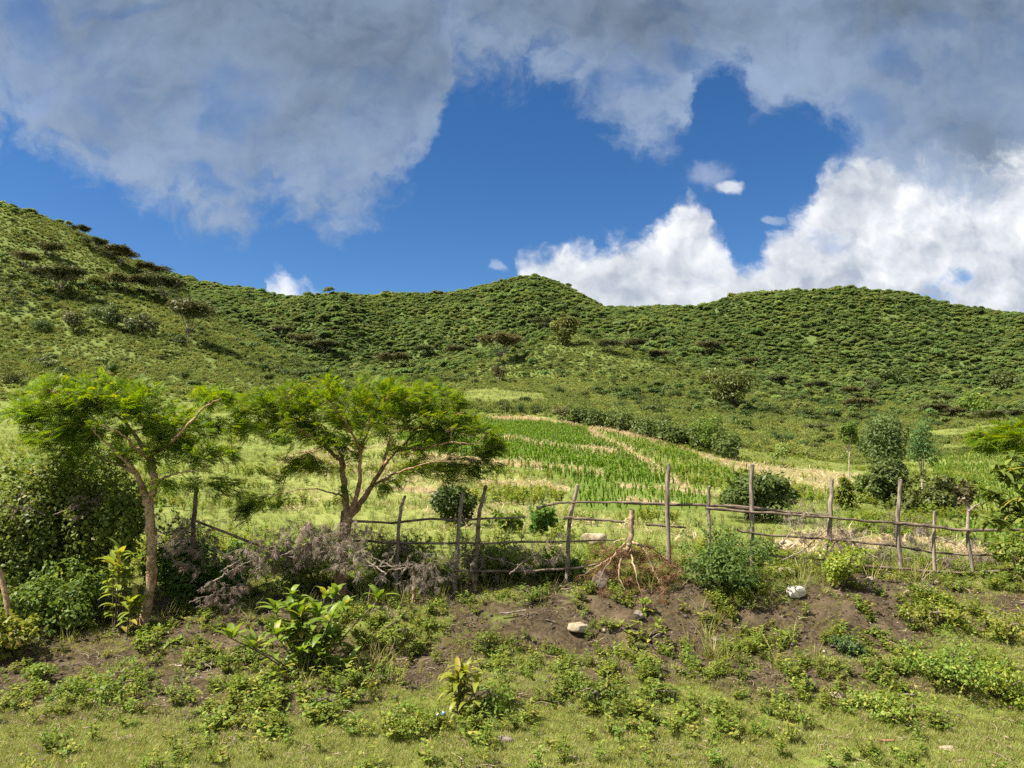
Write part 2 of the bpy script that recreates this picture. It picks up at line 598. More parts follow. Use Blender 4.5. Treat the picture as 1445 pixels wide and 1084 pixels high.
def leaf_mat(name, lo, hi, third=None, frac=0.1, trans=0.35, var=0.25, rough=0.55, spec=0.25, huevar=0.03, patch=0, patch_cols=None):
    """leaves: two tones across the plant, some of a third colour, each plant a little different"""
    m, t = new_mat(name)
    ti = t.attr('tint')
    c = t.mix(ti, lo, hi)
    if third is not None:
        w = t.new('ShaderNodeTexWhiteNoise', noise_dimensions='1D')
        t.put(w.inputs['W'], t.math('MULTIPLY', ti, 91.7))
        c = t.mix(t.math('LESS_THAN', w.outputs[0], frac), c, third)
    inf = t.new('ShaderNodeObjectInfo')
    h = t.new('ShaderNodeHueSaturation')
    if patch:
        gp = t.new('ShaderNodeNewGeometry').outputs['Position']
        n1 = t.noise(gp, 1 / patch, 4, .6)
        c = t.mix(t.ramp(n1, .36, .66), t.mix(.55, c, patch_cols[0]), t.mix(.4, c, patch_cols[1]))
    rr = inf.outputs['Random']
    t.put(h.inputs['Value'], t.math('MULTIPLY_ADD', rr, 2 * var, 1 - var))
    w2 = t.new('ShaderNodeTexWhiteNoise', noise_dimensions='1D')
    t.put(w2.inputs['W'], t.math('MULTIPLY', rr, 57.3))
    t.put(h.inputs['Hue'], t.math('MULTIPLY_ADD', w2.outputs[0], 2 * huevar, 0.5 - huevar))
    t.put(h.inputs['Color'], c)
    p = t.new('ShaderNodeBsdfPrincipled')
    t.put(p.inputs['Base Color'], h.outputs[0])
    p.inputs['Roughness'].default_value = rough
    p.inputs['Specular IOR Level'].default_value = spec
    tr = t.new('ShaderNodeBsdfTranslucent')
    h2 = t.new('ShaderNodeHueSaturation')
    h2.inputs['Hue'].default_value = 0.49
    h2.inputs['Saturation'].default_value = 1.1
    h2.inputs['Value'].default_value = 1.3
    t.put(h2.inputs['Color'], h.outputs[0])
    t.put(tr.inputs[0], h2.outputs[0])
    mx = t.new('ShaderNodeMixShader')
    mx.inputs[0].default_value = trans
    t.l.new(p.outputs[0], mx.inputs[1])
    t.l.new(tr.outputs[0], mx.inputs[2])
    finish(t, mx.outputs[0])
    return m


def bark_mat(name, a, b, scale=18, stretch=(1, 1, .25), bump=0.6, rough=0.9):
    m, t = new_mat(name)
    tc = t.new('ShaderNodeTexCoord')
    v = t.vmath('MULTIPLY', tc.outputs['Object'], stretch)
    n = t.noise(v, scale, 5, .6)
    n2 = t.noise(tc.outputs['Object'], scale * .35, 3)
    c = t.mix(t.ramp(t.math('ADD', t.math('MULTIPLY', n, .7), t.math('MULTIPLY', n2, .3)), .38, .62), a, b)
    p = t.new('ShaderNodeBsdfPrincipled')
    t.put(p.inputs['Base Color'], c)
    p.inputs['Roughness'].default_value = rough
    p.inputs['Specular IOR Level'].default_value = .15
    bp = t.new('ShaderNodeBump')
    bp.inputs['Strength'].default_value = bump
    bp.inputs['Distance'].default_value = .01
    t.put(bp.inputs['Height'], n)
    t.l.new(bp.outputs[0], p.inputs['Normal'])
    finish(t, p.outputs[0])
    return m


def rock_mat(name, a, b, c):
    m, t = new_mat(name)
    tc = t.new('ShaderNodeTexCoord')
    n = t.noise(tc.outputs['Object'], 9, 6, .62)
    n2 = t.noise(tc.outputs['Object'], 32, 4, .6)
    col = t.mix(t.ramp(n, .38, .6), a, b)
    col = t.mix(t.ramp(n2, .58, .7), col, c)
    p = t.new('ShaderNodeBsdfPrincipled')
    t.put(p.inputs['Base Color'], col)
    p.inputs['Roughness'].default_value = .92
    bp = t.new('ShaderNodeBump')
    bp.inputs['Strength'].default_value = .7
    bp.inputs['Distance'].default_value = .02
    t.put(bp.inputs['Height'], t.math('ADD', n, t.math('MULTIPLY', n2, .4)))
    t.l.new(bp.outputs[0], p.inputs['Normal'])
    finish(t, p.outputs[0])
    return m
# ------------------------------------------------------------------ camera, sun, sky
cam = bpy.data.cameras.new('camera')
cam.sensor_width = 36
cam.lens = 36 * F / 1445
cam.clip_start, cam.clip_end = 0.05, 5000
co = bpy.data.objects.new('camera', cam)
COL.objects.link(co)
co.location = (0, 0, CAMZ)
co.rotation_euler = (math.pi / 2 + PITCH, 0, 0)
SC.camera = co

SUN_AZ, SUN_EL = math.radians(-106), math.radians(55)      # azimuth from +y towards +x
sd = Vector((math.sin(SUN_AZ) * math.cos(SUN_EL), math.cos(SUN_AZ) * math.cos(SUN_EL), math.sin(SUN_EL)))
sun = bpy.data.lights.new('sun', 'SUN')
sun.energy = 5.0
sun.angle = math.radians(0.53)
sun.color = (1.0, 0.94, 0.84)
so = bpy.data.objects.new('sun', sun)
COL.objects.link(so)
so.rotation_euler = sd.to_track_quat('Z', 'Y').to_euler()

SC.view_settings.view_transform = 'Standard'
SC.view_settings.look = 'None'
SC.view_settings.exposure = 1.35
SC.view_settings.gamma = 1

W = bpy.data.worlds.new('World')
SC.world = W
W.use_nodes = True
W.node_tree.nodes.clear()
t = NT(W.node_tree)
sky = t.new('ShaderNodeTexSky', sky_type='NISHITA')
sky.sun_disc = False
sky.sun_elevation = SUN_EL
sky.sun_rotation = SUN_AZ
sky.altitude = 1900
sky.air_density, sky.dust_density, sky.ozone_density = 1.0, 0.35, 3.0
hs = t.new('ShaderNodeHueSaturation')
hs.inputs['Saturation'].default_value = 1.26
hs.inputs['Hue'].default_value = 0.504
t.put(hs.inputs['Color'], sky.outputs[0])
bg_sky = t.new('ShaderNodeBackground')
t.put(bg_sky.inputs[0], hs.outputs[0])
bg_sky.inputs[1].default_value = 0.052

tc = t.new('ShaderNodeTexCoord')
gx, gy, gz = t.sep(tc.outputs['Generated'])
ym = t.math('MAXIMUM', gy, 0.1)
U, V = t.math('DIVIDE', gx, ym), t.math('DIVIDE', gz, ym)
Pn = t.xyz(U, V, 0.0)
PX = lambda px, py: tuple(float(q) for q in pix_ray(px, py))


def curve(sock, pts, ulo, uhi, vmax):
    k = t.new('ShaderNodeFloatCurve')
    cm = k.mapping
    c = cm.curves[0]
    pts = sorted(pts)
    P_ = []
    for px, py in pts:
        u, v = PX(px, py)
        P_.append(((u - ulo) / (uhi - ulo), max(0, min(1, v / vmax))))
    P_ = [p for p in P_ if 0 < p[0] < 1]
    c.points[0].location = (0, P_[0][1])
    c.points[1].location = (1, P_[-1][1])
    for p in P_:
        c.points.new(*p)
    cm.update()
    t.put(k.inputs['Value'], t.ramp(sock, ulo, uhi, 0, 1, smooth=False))
    return t.math('MULTIPLY', k.outputs[0], vmax)


def warp(scale, amount, seed, detail=4):
    n = t.noise(t.vmath('ADD', Pn, (seed, seed * .7, seed * 1.3)), scale, detail, .6, col=True)
    return t.vmath('MULTIPLY', t.vmath('SUBTRACT', n, (.5, .5, .5)), (amount, amount, 0))


def blob(vec, px, py, rx, ry, rot=0):
    u, v = PX(px, py)
    d = t.vmath('SUBTRACT', vec, (u, v, 0))
    k = t.new('ShaderNodeVectorRotate', rotation_type='Z_AXIS')
    t.put(k.inputs['Vector'], d)
    k.inputs['Angle'].default_value = rot
    return t.vmath('LENGTH', t.vmath('MULTIPLY', k.outputs[0], (F / rx, F / ry, 0)))


# high broken overcast with a torn lower edge
Wt = t.vmath('ADD', Pn, t.vmath('ADD', warp(5, .12, 1.7, 2), t.vmath('ADD', warp(15, .06, 4.2, 4), warp(48, .022, 6.6, 3))))
ut, vt, _ = t.sep(Wt)
TOP = [(-60, 180), (20, 196), (60, 212), (120, 240), (190, 275), (250, 302), (310, 312), (380, 296), (440, 315), (490, 335), (530, 300), (565, 258), (600, 238), (622, 160), (645, 100), (700, 108), (740, 96), (790, 112), (835, 150),
       (900, 205), (935, 208), (965, 172), (985, 108), (1040, 108), (1075, 160), (1110, 150), (1150, 165), (1200, 195), (1230, 240), (1290, 275), (1350, 268), (1445, 262), (1520, 250)]
eT = curve(ut, TOP, -.95, .95, .85)
f_top = t.noise(Pn, 5.5, 6, .56, dist=.2)
f_thin = t.noise(t.vmath('MULTIPLY', Pn, (1, 1.4, 1)), 3.2, 5, .6)
f_fine = t.noise(Wt, 22, 5, .6)
mT = t.math('ADD', t.math('SUBTRACT', vt, eT), t.math('ADD', t.math('MULTIPLY', t.math('SUBTRACT', f_top, .5), .20), t.math('MULTIPLY', t.math('SUBTRACT', f_fine, .5), .15)))
# thin places and holes in the overcast
holes = None
for (px, py, rx, ry, rot, s) in [(330, 140, 75, 55, .6, .75), (360, 245, 45, 18, .2, .6), (285, 262, 40, 20, .5, .7), (180, 2, 60, 14, 0, .8), (40, 130, 70, 40, 0, .35), (45, 30, 70, 60, 0, .5), (1275, 92, 40, 22, .7, .75),
                                 (880, 118, 60, 26, 0, 1.0), (1160, 200, 60, 45, 0, 1.0), (1330, 412, 44, 20, 0, .8), (1180, 345, 44, 16, .4, .4), (960, 90, 40, 20, .3, .5), (1340, 40, 40, 20, .3, .3), (1225, 150, 60, 36, .5, .45), (1120, 235, 50, 40, 0, .6), (1075, 175, 22, 16, 0, .9)]:
    h = t.math('MULTIPLY', t.ramp(blob(Wt, px, py, rx, ry, rot), .35, 1.25, 1, 0), s)
    holes = h if holes is None else t.math('MAXIMUM', holes, h)
aT = t.ramp(mT, -.032, .055)
aT = t.math('MULTIPLY', aT, t.math('SUBTRACT', 1.0, t.math('MULTIPLY', holes, t.ramp(f_top, .3, .62)), clamp=True))
aT = t.math('MULTIPLY', aT, t.ramp(t.math('ADD', t.math('MULTIPLY', f_thin, .6), t.math('MULTIPLY', f_fine, .4)), .30, .56, .62, 1.0))

# sunlit cumulus standing on the range
Wb = t.vmath('ADD', Pn, t.vmath('ADD', warp(11, .045, 8.1, 3), warp(40, .018, 2.9, 4)))
ub, vb, _ = t.sep(Wb)
BOT = [(-60, 560), (340, 560), (366, 520), (374, 406), (395, 398), (420, 400), (441, 408), (447, 520), (470, 560), (690, 560), (722, 420), (735, 372), (765, 356), (800, 342), (835, 352), (870, 346), (905, 338), (930, 312), (950, 292), (976, 280), (996, 292),
       (1010, 325), (1030, 348), (1052, 374), (1085, 352), (1110, 318), (1140, 290), (1160, 250), (1190, 225), (1230, 215), (1290, 205), (1520, 190)]
eB = curve(ub, BOT, -.95, .95, .85)
f_b = t.noise(Wb, 26, 6, .58)
mB = t.math('ADD', t.math('SUBTRACT', eB, vb), t.math('MULTIPLY', t.math('SUBTRACT', f_b, .5), .085))
aB = t.ramp(mB, -.013, .028)
for (px, py, rx, ry, s) in [(1030, 262, 24, 13, .8), (1092, 312, 22, 9, .3), (703, 380, 16, 10, .3), (1000, 248, 40, 20, .25)]:
    d = t.math('ADD', blob(Wb, px, py, rx, ry), t.math('MULTIPLY', t.math('SUBTRACT', f_b, .5), 1.6))
    aB = t.math('MAXIMUM', aB, t.ramp(d, .45, 1.1, s, 0))
aB = t.math('MULTIPLY', aB, t.math('SUBTRACT', 1.0, t.math('MULTIPLY', holes, t.ramp(f_b, .38, .6)), clamp=True))

# sunlight and shade painted into the cloud colours: billows, thick grey bellies, bright rims
off = t.vmath('ADD', Pn, (-.018, .02, 0))
relief = t.math('MULTIPLY', t.math('SUBTRACT', f_top, t.noise(off, 5.5, 6, .56, dist=.2)), .8)
thick = t.ramp(mT, -.02, .30)
dark = None
for (px, py, rx, ry, rot, s) in [(560, 80, 330, 110, .1, .55), (860, 30, 330, 70, 0, .9), (1400, 215, 130, 75, .3, .85), (1330, 130, 170, 60, .2, .25), (150, 170, 170, 50, -.4, .30), (430, 160, 130, 70, -.6, .45), (1270, 20, 240, 45, 0, .75), (300, 20, 240, 50, 0, .4)]:
    h = t.math('MULTIPLY', t.ramp(blob(Wt, px, py, rx, ry, rot), .1, 1.3, 1, 0), s)
    dark = h if dark is None else t.math('MAXIMUM', dark, h)
lum = t.math('ADD', t.math('ADD', t.math('MULTIPLY', thick, -.36), .90), relief)
lum = t.math('ADD', lum, t.math('MULTIPLY', t.math('SUBTRACT', f_thin, .5), .8))
lum = t.math('ADD', t.math('SUBTRACT', lum, t.math('MULTIPLY', dark, .54)), t.math('ADD', t.math('MULTIPLY', t.math('SUBTRACT', f_fine, .5), .18), t.math('MULTIPLY', t.math('SUBTRACT', f_fine, t.noise(t.vmath('ADD', Wt, (-.010, .013, 0)), 22, 5, .6)), .35)))
cT = t.mix(t.ramp(lum, 0, 1, smooth=False), (.116, .158, .214), (.305, .405, .58))
off2 = t.vmath('ADD', Wb, (-.012, .016, 0))
rel2 = t.math('MULTIPLY', t.math('SUBTRACT', f_b, t.noise(off2, 26, 6, .58)), 1.1)
f_c = t.noise(Wb, 8, 3, .55)
rel3 = t.math('MULTIPLY', t.math('SUBTRACT', f_c, t.noise(t.vmath('ADD', Wb, (-.03, .045, 0)), 8, 3, .55)), 1.6)
edge = t.ramp(mB, .0, .10, .22, 0)
lb = t.math('ADD', t.math('ADD', t.math('ADD', rel2, rel3), .62), edge)
bright = None
for (px, py, rx, ry, s) in [(1300, 310, 170, 60, .35), (400, 408, 50, 30, .6), (940, 330, 60, 60, .3), (1330, 240, 90, 35, -.2)]:
    h = t.math('MULTIPLY', t.ramp(blob(Wb, px, py, rx, ry), .2, 1.2, 1, 0), s)
    bright = h if bright is None else t.math('ADD', bright, h)
lb = t.math('ADD', lb, bright)
cB = t.mix(t.ramp(lb, .3, 1.15, smooth=False), (.42, .475, .57), (.92, .935, .96))

# away from the patch of sky ahead: unseen cloud, added dense and bright to fill the shadows
g3 = t.noise(tc.outputs['Generated'], 2.6, 6, .58)
front = t.math('MULTIPLY', t.ramp(gy, .12, .3), t.ramp(t.math('ABSOLUTE', U), 1.0, .82))
aG = t.math('MULTIPLY', t.ramp(g3, .36, .54), .92)
cG = t.mix(t.ramp(g3, .45, .75), (.80, .82, .86), (.42, .44, .48))


def mixf(f, a, b):
    return t.math('ADD', t.math('MULTIPLY', b, f), t.math('MULTIPLY', a, t.math('SUBTRACT', 1.0, f)))


bgT, bgB, bgG = [t.new('ShaderNodeBackground') for _ in range(3)]
t.put(bgT.inputs[0], cT)
t.put(bgB.inputs[0], cB)
t.put(bgG.inputs[0], cG)
CLOUD_GAIN = 0.43
for b_ in (bgT, bgB, bgG):
    b_.inputs[1].default_value = CLOUD_GAIN
sh = bg_sky.outputs[0]
for a_, b_ in ((t.math('MULTIPLY', aB, front), bgB), (t.math('MULTIPLY', aT, front), bgT), (t.math('MULTIPLY', aG, t.math('SUBTRACT', 1.0, front)), bgG)):
    mx = t.new('ShaderNodeMixShader')
    t.put(mx.inputs[0], a_)
    t.l.new(sh, mx.inputs[1])
    t.l.new(b_.outputs[0], mx.inputs[2])
    sh = mx.outputs[0]
wo = t.new('ShaderNodeOutputWorld')
t.l.new(sh, wo.inputs[0])
W.cycles.sampling_method = 'MANUAL'
W.cycles.sample_map_resolution = 512

c_ = SC.cycles
c_.max_bounces, c_.diffuse_bounces, c_.glossy_bounces, c_.transmission_bounces, c_.transparent_max_bounces = 5, 3, 2, 3, 4
c_.caustics_reflective = c_.caustics_refractive = False
c_.use_denoising = False
c_.use_adaptive_sampling = True
c_.adaptive_threshold = 0.02
SC.render.use_persistent_data = False

# ------------------------------------------------------------------ ground
ny, nx = GZ.shape
me = bpy.data.meshes.new('hillside_ground')
Vt = np.stack([GX, GY, GZ], -1).reshape(-1, 3).astype(np.float32)
i0 = (np.arange(ny - 1)[:, None] * nx + np.arange(nx - 1)[None]).ravel()
Fq = np.stack([i0, i0 + 1, i0 + nx + 1, i0 + nx], 1).astype(np.int32)
me.vertices.add(len(Vt))
me.vertices.foreach_set('co', Vt.ravel())
me.loops.add(Fq.size)
me.loops.foreach_set('vertex_index', Fq.ravel())
me.polygons.add(len(Fq))
me.polygons.foreach_set('loop_start', (np.arange(len(Fq)) * 4).astype(np.int32))
me.polygons.foreach_set('use_smooth', np.ones(len(Fq), bool))
gpx, gpy, gm, gyel, gtan, gmea, gst = plan(GX, GY, GZ)
gsoil = soil_mask(GX, GY)
gfor = np.maximum(np.maximum(forest_mask(gpx, gpy, GX, GY), sstep(330, 370, GY)), .6 * sstep(95, 150, GY) * (1 - gmea))
for nm, arr in (('soil', gsoil), ('maize', gm), ('yellow', gyel), ('straw', np.maximum(gst, gtan * .5)), ('meadow', gmea), ('forest', gfor)):
    a = me.attributes.new(nm, 'FLOAT', 'POINT')
    a.data.foreach_set('value', np.asarray(arr, np.float32).ravel())
me.update(calc_edges=True)

m, t = new_mat('hillside')
tc = t.new('ShaderNodeTexCoord')
ob = tc.outputs['Object']
n1, n2, n3, n4 = t.noise(ob, .35, 5), t.noise(ob, 3.0, 5, .6), t.noise(ob, 22, 5, .65), t.noise(ob, .03, 4)
grass = t.mix(t.ramp(n2, .36, .64), (.10, .135, .024), (.155, .188, .037))
grass = t.mix(t.ramp(n3, .52, .72), grass, (.22, .19, .075))
dryg = t.mix(t.ramp(n3, .4, .66), (.15, .185, .038), (.28, .265, .09))
grass = t.mix(t.math('MULTIPLY', t.ramp(n1, .45, .66), .6), grass, dryg)
soil = t.mix(t.ramp(n3, .35, .62), (.034, .025, .014), (.080, .059, .034))
soil = t.mix(t.ramp(n2, .5, .75), soil, (.118, .087, .052))
straw = t.mix(t.ramp(n3, .35, .65), (.27, .205, .10), (.46, .37, .21))
c = t.mix(t.math('MULTIPLY', t.attr('meadow'), .3), grass, t.mix(t.ramp(n3, .4, .6), (.15, .185, .04), (.22, .235, .07)))
c = t.mix(t.math('MULTIPLY', t.attr('maize'), .85), c, t.mix(t.ramp(n3, .4, .6), (.075, .115, .018), (.12, .17, .026)))
c = t.mix(t.math('MULTIPLY', t.attr('yellow'), t.ramp(n1, .3, .6, .2, .9)), c, dryg)
c = t.mix(t.attr('straw'), c, straw)
c = t.mix(t.attr('forest'), c, t.mix(n2, (.06, .085, .022), (.105, .14, .036)))
sm = t.ramp(t.math('ADD', t.attr('soil'), t.math('MULTIPLY', t.math('SUBTRACT', n2, .5), .9)), .28, .5)
c = t.mix(sm, c, soil)
p = t.new('ShaderNodeBsdfPrincipled')
t.put(p.inputs['Base Color'], c)
p.inputs['Roughness'].default_value = .95
p.inputs['Specular IOR Level'].default_value = .1
bp = t.new('ShaderNodeBump')
bp.inputs['Strength'].default_value = .9
bp.inputs['Distance'].default_value = .05
t.put(bp.inputs['Height'], t.math('ADD', t.math('MULTIPLY', n2, .8), t.math('MULTIPLY', n3, .45)))
t.l.new(bp.outputs[0], p.inputs['Normal'])
finish(t, p.outputs[0])
me.materials.append(m)
g = obj('hillside_ground', me)
tag(g, kind='structure')

# the grassy roadside the picture is taken from, level with the near edge of the slope
mb = MB()
z0 = float(GZ[0].mean())
e = np.stack([GX[0], GY[0], GZ[0]], 1)
b = np.stack([GX[0] * 40, np.full(nx, -80.0), np.full(nx, z0)], 1)
mb.add(np.concatenate([b, e]), [[k, k + 1, nx + k + 1, nx + k] for k in range(nx - 1)])
tag(obj('roadside', mb.mesh('roadside', m)), kind='structure')
# ------------------------------------------------------------------ foliage materials
M = {}
M['forest'] = leaf_mat('forest_leaves', (.105, .155, .038), (.20, .26, .065), (.22, .25, .12), .06, .42, .36, huevar=.026, patch=38, patch_cols=((.095, .15, .038), (.21, .255, .065)))
M['shrub'] = leaf_mat('hill_shrub_leaves', (.125, .160, .028), (.225, .262, .056), (.30, .28, .11), .10, .33, .28, huevar=.022, patch=14, patch_cols=((.11, .15, .028), (.235, .26, .062)))
M['dkshrub'] = leaf_mat('dark_shrub_leaves', (.045, .070, .016), (.11, .145, .034), None, 0, .28, .25, .5, .22)
M['umbrella'] = leaf_mat('umbrella_acacia_leaves', (.062, .070, .022), (.13, .135, .045), (.15, .125, .055), .1, .22, .2)
M['acacia'] = leaf_mat('acacia_leaves', (.085, .155, .012), (.185, .265, .026), (.32, .31, .02), .05, .5, .1, huevar=.005)
M['broad'] = leaf_mat('broad_leaves', (.075, .125, .022), (.17, .24, .042), (.26, .27, .05), .06, .4, .12, .5, .2)
M['lime'] = leaf_mat('lime_leaves', (.15, .21, .02), (.25, .31, .045), (.36, .33, .05), .07, .42, .12, .45, .35)
M['weed'] = leaf_mat('weed_leaves', (.115, .165, .024), (.25, .30, .05), (.34, .30, .07), .07, .42, .25, huevar=.025)
M['grass'] = leaf_mat('grass_blades', (.145, .185, .032), (.28, .305, .062), (.40, .33, .17), .22, .42, .22, huevar=.02)
M['maize'] = leaf_mat('maize_leaves', (.075, .17, .012), (.15, .255, .022), (.33, .32, .12), .05, .4, .18, huevar=.01)
M['drymaize'] = leaf_mat('dry_stalks', (.33, .25, .13), (.52, .43, .26), None, 0, .2, .15)
M['yellowgrass'] = leaf_mat('yellow_grass', (.11, .17, .026), (.21, .255, .05), (.38, .31, .15), .28, .35, .2)
M['euc'] = leaf_mat('grey_green_leaves', (.050, .088, .024), (.12, .172, .055), None, 0, .28, .12, .6, .12)
M['grey'] = leaf_mat('dead_grey_leaflets', (.10, .076, .053), (.27, .225, .17), (.24, .165, .105), .15, .12, .18)
M['brownleaf'] = leaf_mat('dead_brown_leaflets', (.11, .048, .026), (.23, .105, .055), None, 0, .15, .1)
M['litter'] = leaf_mat('dead_litter', (.16, .115, .07), (.34, .27, .18), (.09, .065, .045), .25, .1, .2)
M['bark'] = bark_mat('grey_brown_bark', (.075, .055, .042), (.20, .155, .12))
M['peel'] = bark_mat('peeling_ochre_bark', (.17, .10, .048), (.48, .335, .20), 42, (1, 1, .8), 1.0)
M['peeldark'] = bark_mat('brown_acacia_bark', (.14, .082, .042), (.37, .24, .135), 26, (1, 1, .5), .8)
M['twig'] = bark_mat('dry_twigs', (.10, .078, .060), (.27, .22, .17), 30)
M['redtwig'] = bark_mat('red_brown_twigs', (.13, .06, .034), (.30, .165, .095), 30)
M['post'] = bark_mat('weathered_posts', (.10, .078, .06), (.30, .245, .195), 30, (1, 1, .12), .9)
M['rail'] = bark_mat('dark_rails', (.07, .05, .036), (.22, .165, .12), 24, (.25, 1, 1), .8)
M['palebark'] = bark_mat('pale_trunks', (.26, .21, .16), (.48, .41, .33), 12)


# ------------------------------------------------------------------ prototypes
def crown(mb, n, rx, rz, zc, lobes=9, leaf=.5, aspect=.55, mat=0, flat=0.0, ry=None, seed=None, inner=.25, lobe_r=(.32, .52), low=False, upn=.55):
    """leaf clumps on a handful of lobes: uneven outline, gaps between lobes"""
    rng = np.random.default_rng(seed) if seed is not None else R
    ry = ry or rx
    c = rnd_dirs(lobes, rng)
    c[:, 2] = np.abs(c[:, 2]) * .9 - .25 if not low else c[:, 2]
    c *= (rng.random((lobes, 1)) ** .5) * (.66 if not low else .84)
    r = rng.uniform(*lobe_r, lobes)
    k = rng.choice(lobes, n, p=r ** 2 / (r ** 2).sum())
    d = rnd_dirs(n, rng)
    if not low:
        d[:, 2] = np.where(d[:, 2] < -.35, -d[:, 2], d[:, 2])
    rad = r[k] * np.where(rng.random(n) < inner, rng.random(n) ** .5, rng.uniform(.85, 1.08, n))
    p = (c[k] + d * rad[:, None]) * np.array([rx, ry, rz]) + np.array([0, 0, zc])
    nrm = unit(d * .75 + rng.normal(size=(n, 3)) * .45 + np.array([0, 0, upn]))
    dd = unit(np.cross(nrm, rng.normal(size=(n, 3))))
    L = leaf * rng.uniform(.6, 1.3, n)
    add_leaves(mb, p - dd * L[:, None] * .5, dd, nrm, L, L * aspect, fold=.12, mat=mat, tint=np.clip(rng.normal(.5, .25, n) + (rng.random(lobes)[k] - .5) * .3, 0, 1))


def stems(mb, h, spread, n=3, r=.06, mat=1, sides=5):
    for k in range(n):
        a = R.random() * 6.28
        e = np.array([math.cos(a) * spread, math.sin(a) * spread, h])
        add_tube(mb, smooth_path([(0, 0, -.3), e * [.25, .25, .45] + R.normal(0, .03 * h, 3), e], 6), np.linspace(r, r * .4, 6), sides, mat=mat)


forest_p = []
for k in range(6):
    mb = MB()
    rx = R.uniform(2.6, 3.9)
    h = R.uniform(4.2, 7.0)
    crown(mb, 620, rx, h * .42, h * .62, lobes=10, leaf=.80, aspect=.7, upn=.8)
    stems(mb, h * .5, .6, 2, .16)
    forest_p.append(proto('forest_tree_form', mb, [M['forest'], M['bark']]))
shrub_p = []
for k in range(5):
    mb = MB()
    rx = R.uniform(.7, 1.15)
    crown(mb, 300, rx, R.uniform(.7, 1.2), .65, lobes=8, leaf=.34, aspect=.5, lobe_r=(.3, .6), upn=1.0)
    # a few upright leafy shoots
    n = 60
    a, q = R.random(n) * 6.28, R.random(n) ** .5 * rx
    p = np.stack([np.cos(a) * q, np.sin(a) * q, R.uniform(.6, 1.6, n)], 1)
    add_leaves(mb, p, unit(np.stack([np.cos(a) * .5, np.sin(a) * .5, np.ones(n)], 1) + R.normal(0, .4, (n, 3))), rnd_dirs(n), R.uniform(.25, .5, n), .14)
    shrub_p.append(proto('hill_shrub_form', mb, [M['shrub'], M['bark']]))
dk_p = []
for k in range(3):
    mb = MB()
    crown(mb, 420, R.uniform(1.2, 1.7), R.uniform(1.0, 1.5), 1.1, lobes=10, leaf=.34, aspect=.55)
    dk_p.append(proto('dark_shrub_form', mb, [M['dkshrub'], M['bark']]))


def tuft(n, h, w, spread, mat, bend=.9, lean=.35):
    mb = MB()
    a = R.random(n) * 6.28
    q = R.random(n) ** .6 * spread
    b = np.stack([np.cos(a) * q, np.sin(a) * q, np.full(n, -.01)], 1)
    d = np.stack([np.cos(a) * lean, np.sin(a) * lean, np.ones(n)], 1) + R.normal(0, .25, (n, 3)) * [1, 1, .3]
    add_blades(mb, b, d, np.stack([np.cos(a), np.sin(a), np.zeros(n)], 1) * -1 + R.normal(0, .2, (n, 3)), h * R.uniform(.5, 1.2, n), w * R.uniform(.7, 1.3, n), R.uniform(-.2, bend, n), 3, shape='blade', fold=.15)
    return mb


def small_weed(kind):
    """a low herb: a few stems with opposite leaves"""
    mb = MB()
    ns = {0: 4, 1: 6, 2: 3, 3: 7}[kind]
    for s in range(ns):
        a = R.random() * 6.28
        sp = R.uniform(.02, .09) * (1.6 if kind == 1 else 1)
        h = R.uniform(.05, .15) * (.7 if kind == 1 else 1.2)
        path = smooth_path([(0, 0, 0), (math.cos(a) * sp * .5, math.sin(a) * sp * .5, h * .6), (math.cos(a) * sp, math.sin(a) * sp, h)], 4)
        add_tube(mb, path, .0022, 3, .3, cap=False)
        nl = R.integers(5, 9)
        s_ = R.uniform(.25, 1.0, nl)
        b = np.array([path[min(3, int(q * 3))] * (1 - (q * 3) % 1) + path[min(3, int(q * 3) + 1)] * ((q * 3) % 1) for q in s_ * .999])
        aa = R.random(nl) * 6.28
        d = np.stack([np.cos(aa), np.sin(aa), R.uniform(-.1, .7, nl)], 1)
        L = R.uniform(.022, .05, nl) * (1.35 if kind == 2 else 1)
        add_leaves(mb, b, d, (0, 0, 1), L, L * {0: .6, 1: .75, 2: .42, 3: .5}[kind], .15, .12)
    return mb


weed_p = [proto('weed_form', small_weed(k % 4), M['weed']) for k in range(8)]
grass_p = [proto('grass_form', tuft(16, .055, .0042, .05, 0, 1.0, .9), M['grass']) for k in range(4)]
tall_p = [proto('tall_grass_form', tuft(14, .28, .008, .06, 0, 1.1, .45), M['grass']) for k in range(3)]
ygrass_p = [proto('yellow_grass_form', tuft(14, .55, .022, .16, 0, 1.0, .4), M['yellowgrass']) for k in range(3)]


def herb(h, n, L):
    mb = MB()
    for s in range(4):
        a = R.random() * 6.28
        sp = R.uniform(.05, .22) * h * 2
        hh = h * R.uniform(.6, 1.1)
        pth = smooth_path([(0, 0, 0), (math.cos(a) * sp * .6, math.sin(a) * sp * .6, hh * .6), (math.cos(a) * sp, math.sin(a) * sp, hh)], 5)
        add_tube(mb, pth, .006, 3, .2, cap=False)
        q = R.uniform(.2, 1.0, n)
        b = np.stack([np.interp(q, np.linspace(0, 1, 5), pth[:, j]) for j in range(3)], 1)
        aa = R.random(n) * 6.28
        add_leaves(mb, b, np.stack([np.cos(aa), np.sin(aa), R.uniform(-.2, .8, n)], 1), (0, 0, 1), L * R.uniform(.6, 1.2, n), L * .45)
    return mb


herb_p = [proto('field_herb_form', herb(R.uniform(.3, .55), 12, .12), M['weed']) for k in range(4)]


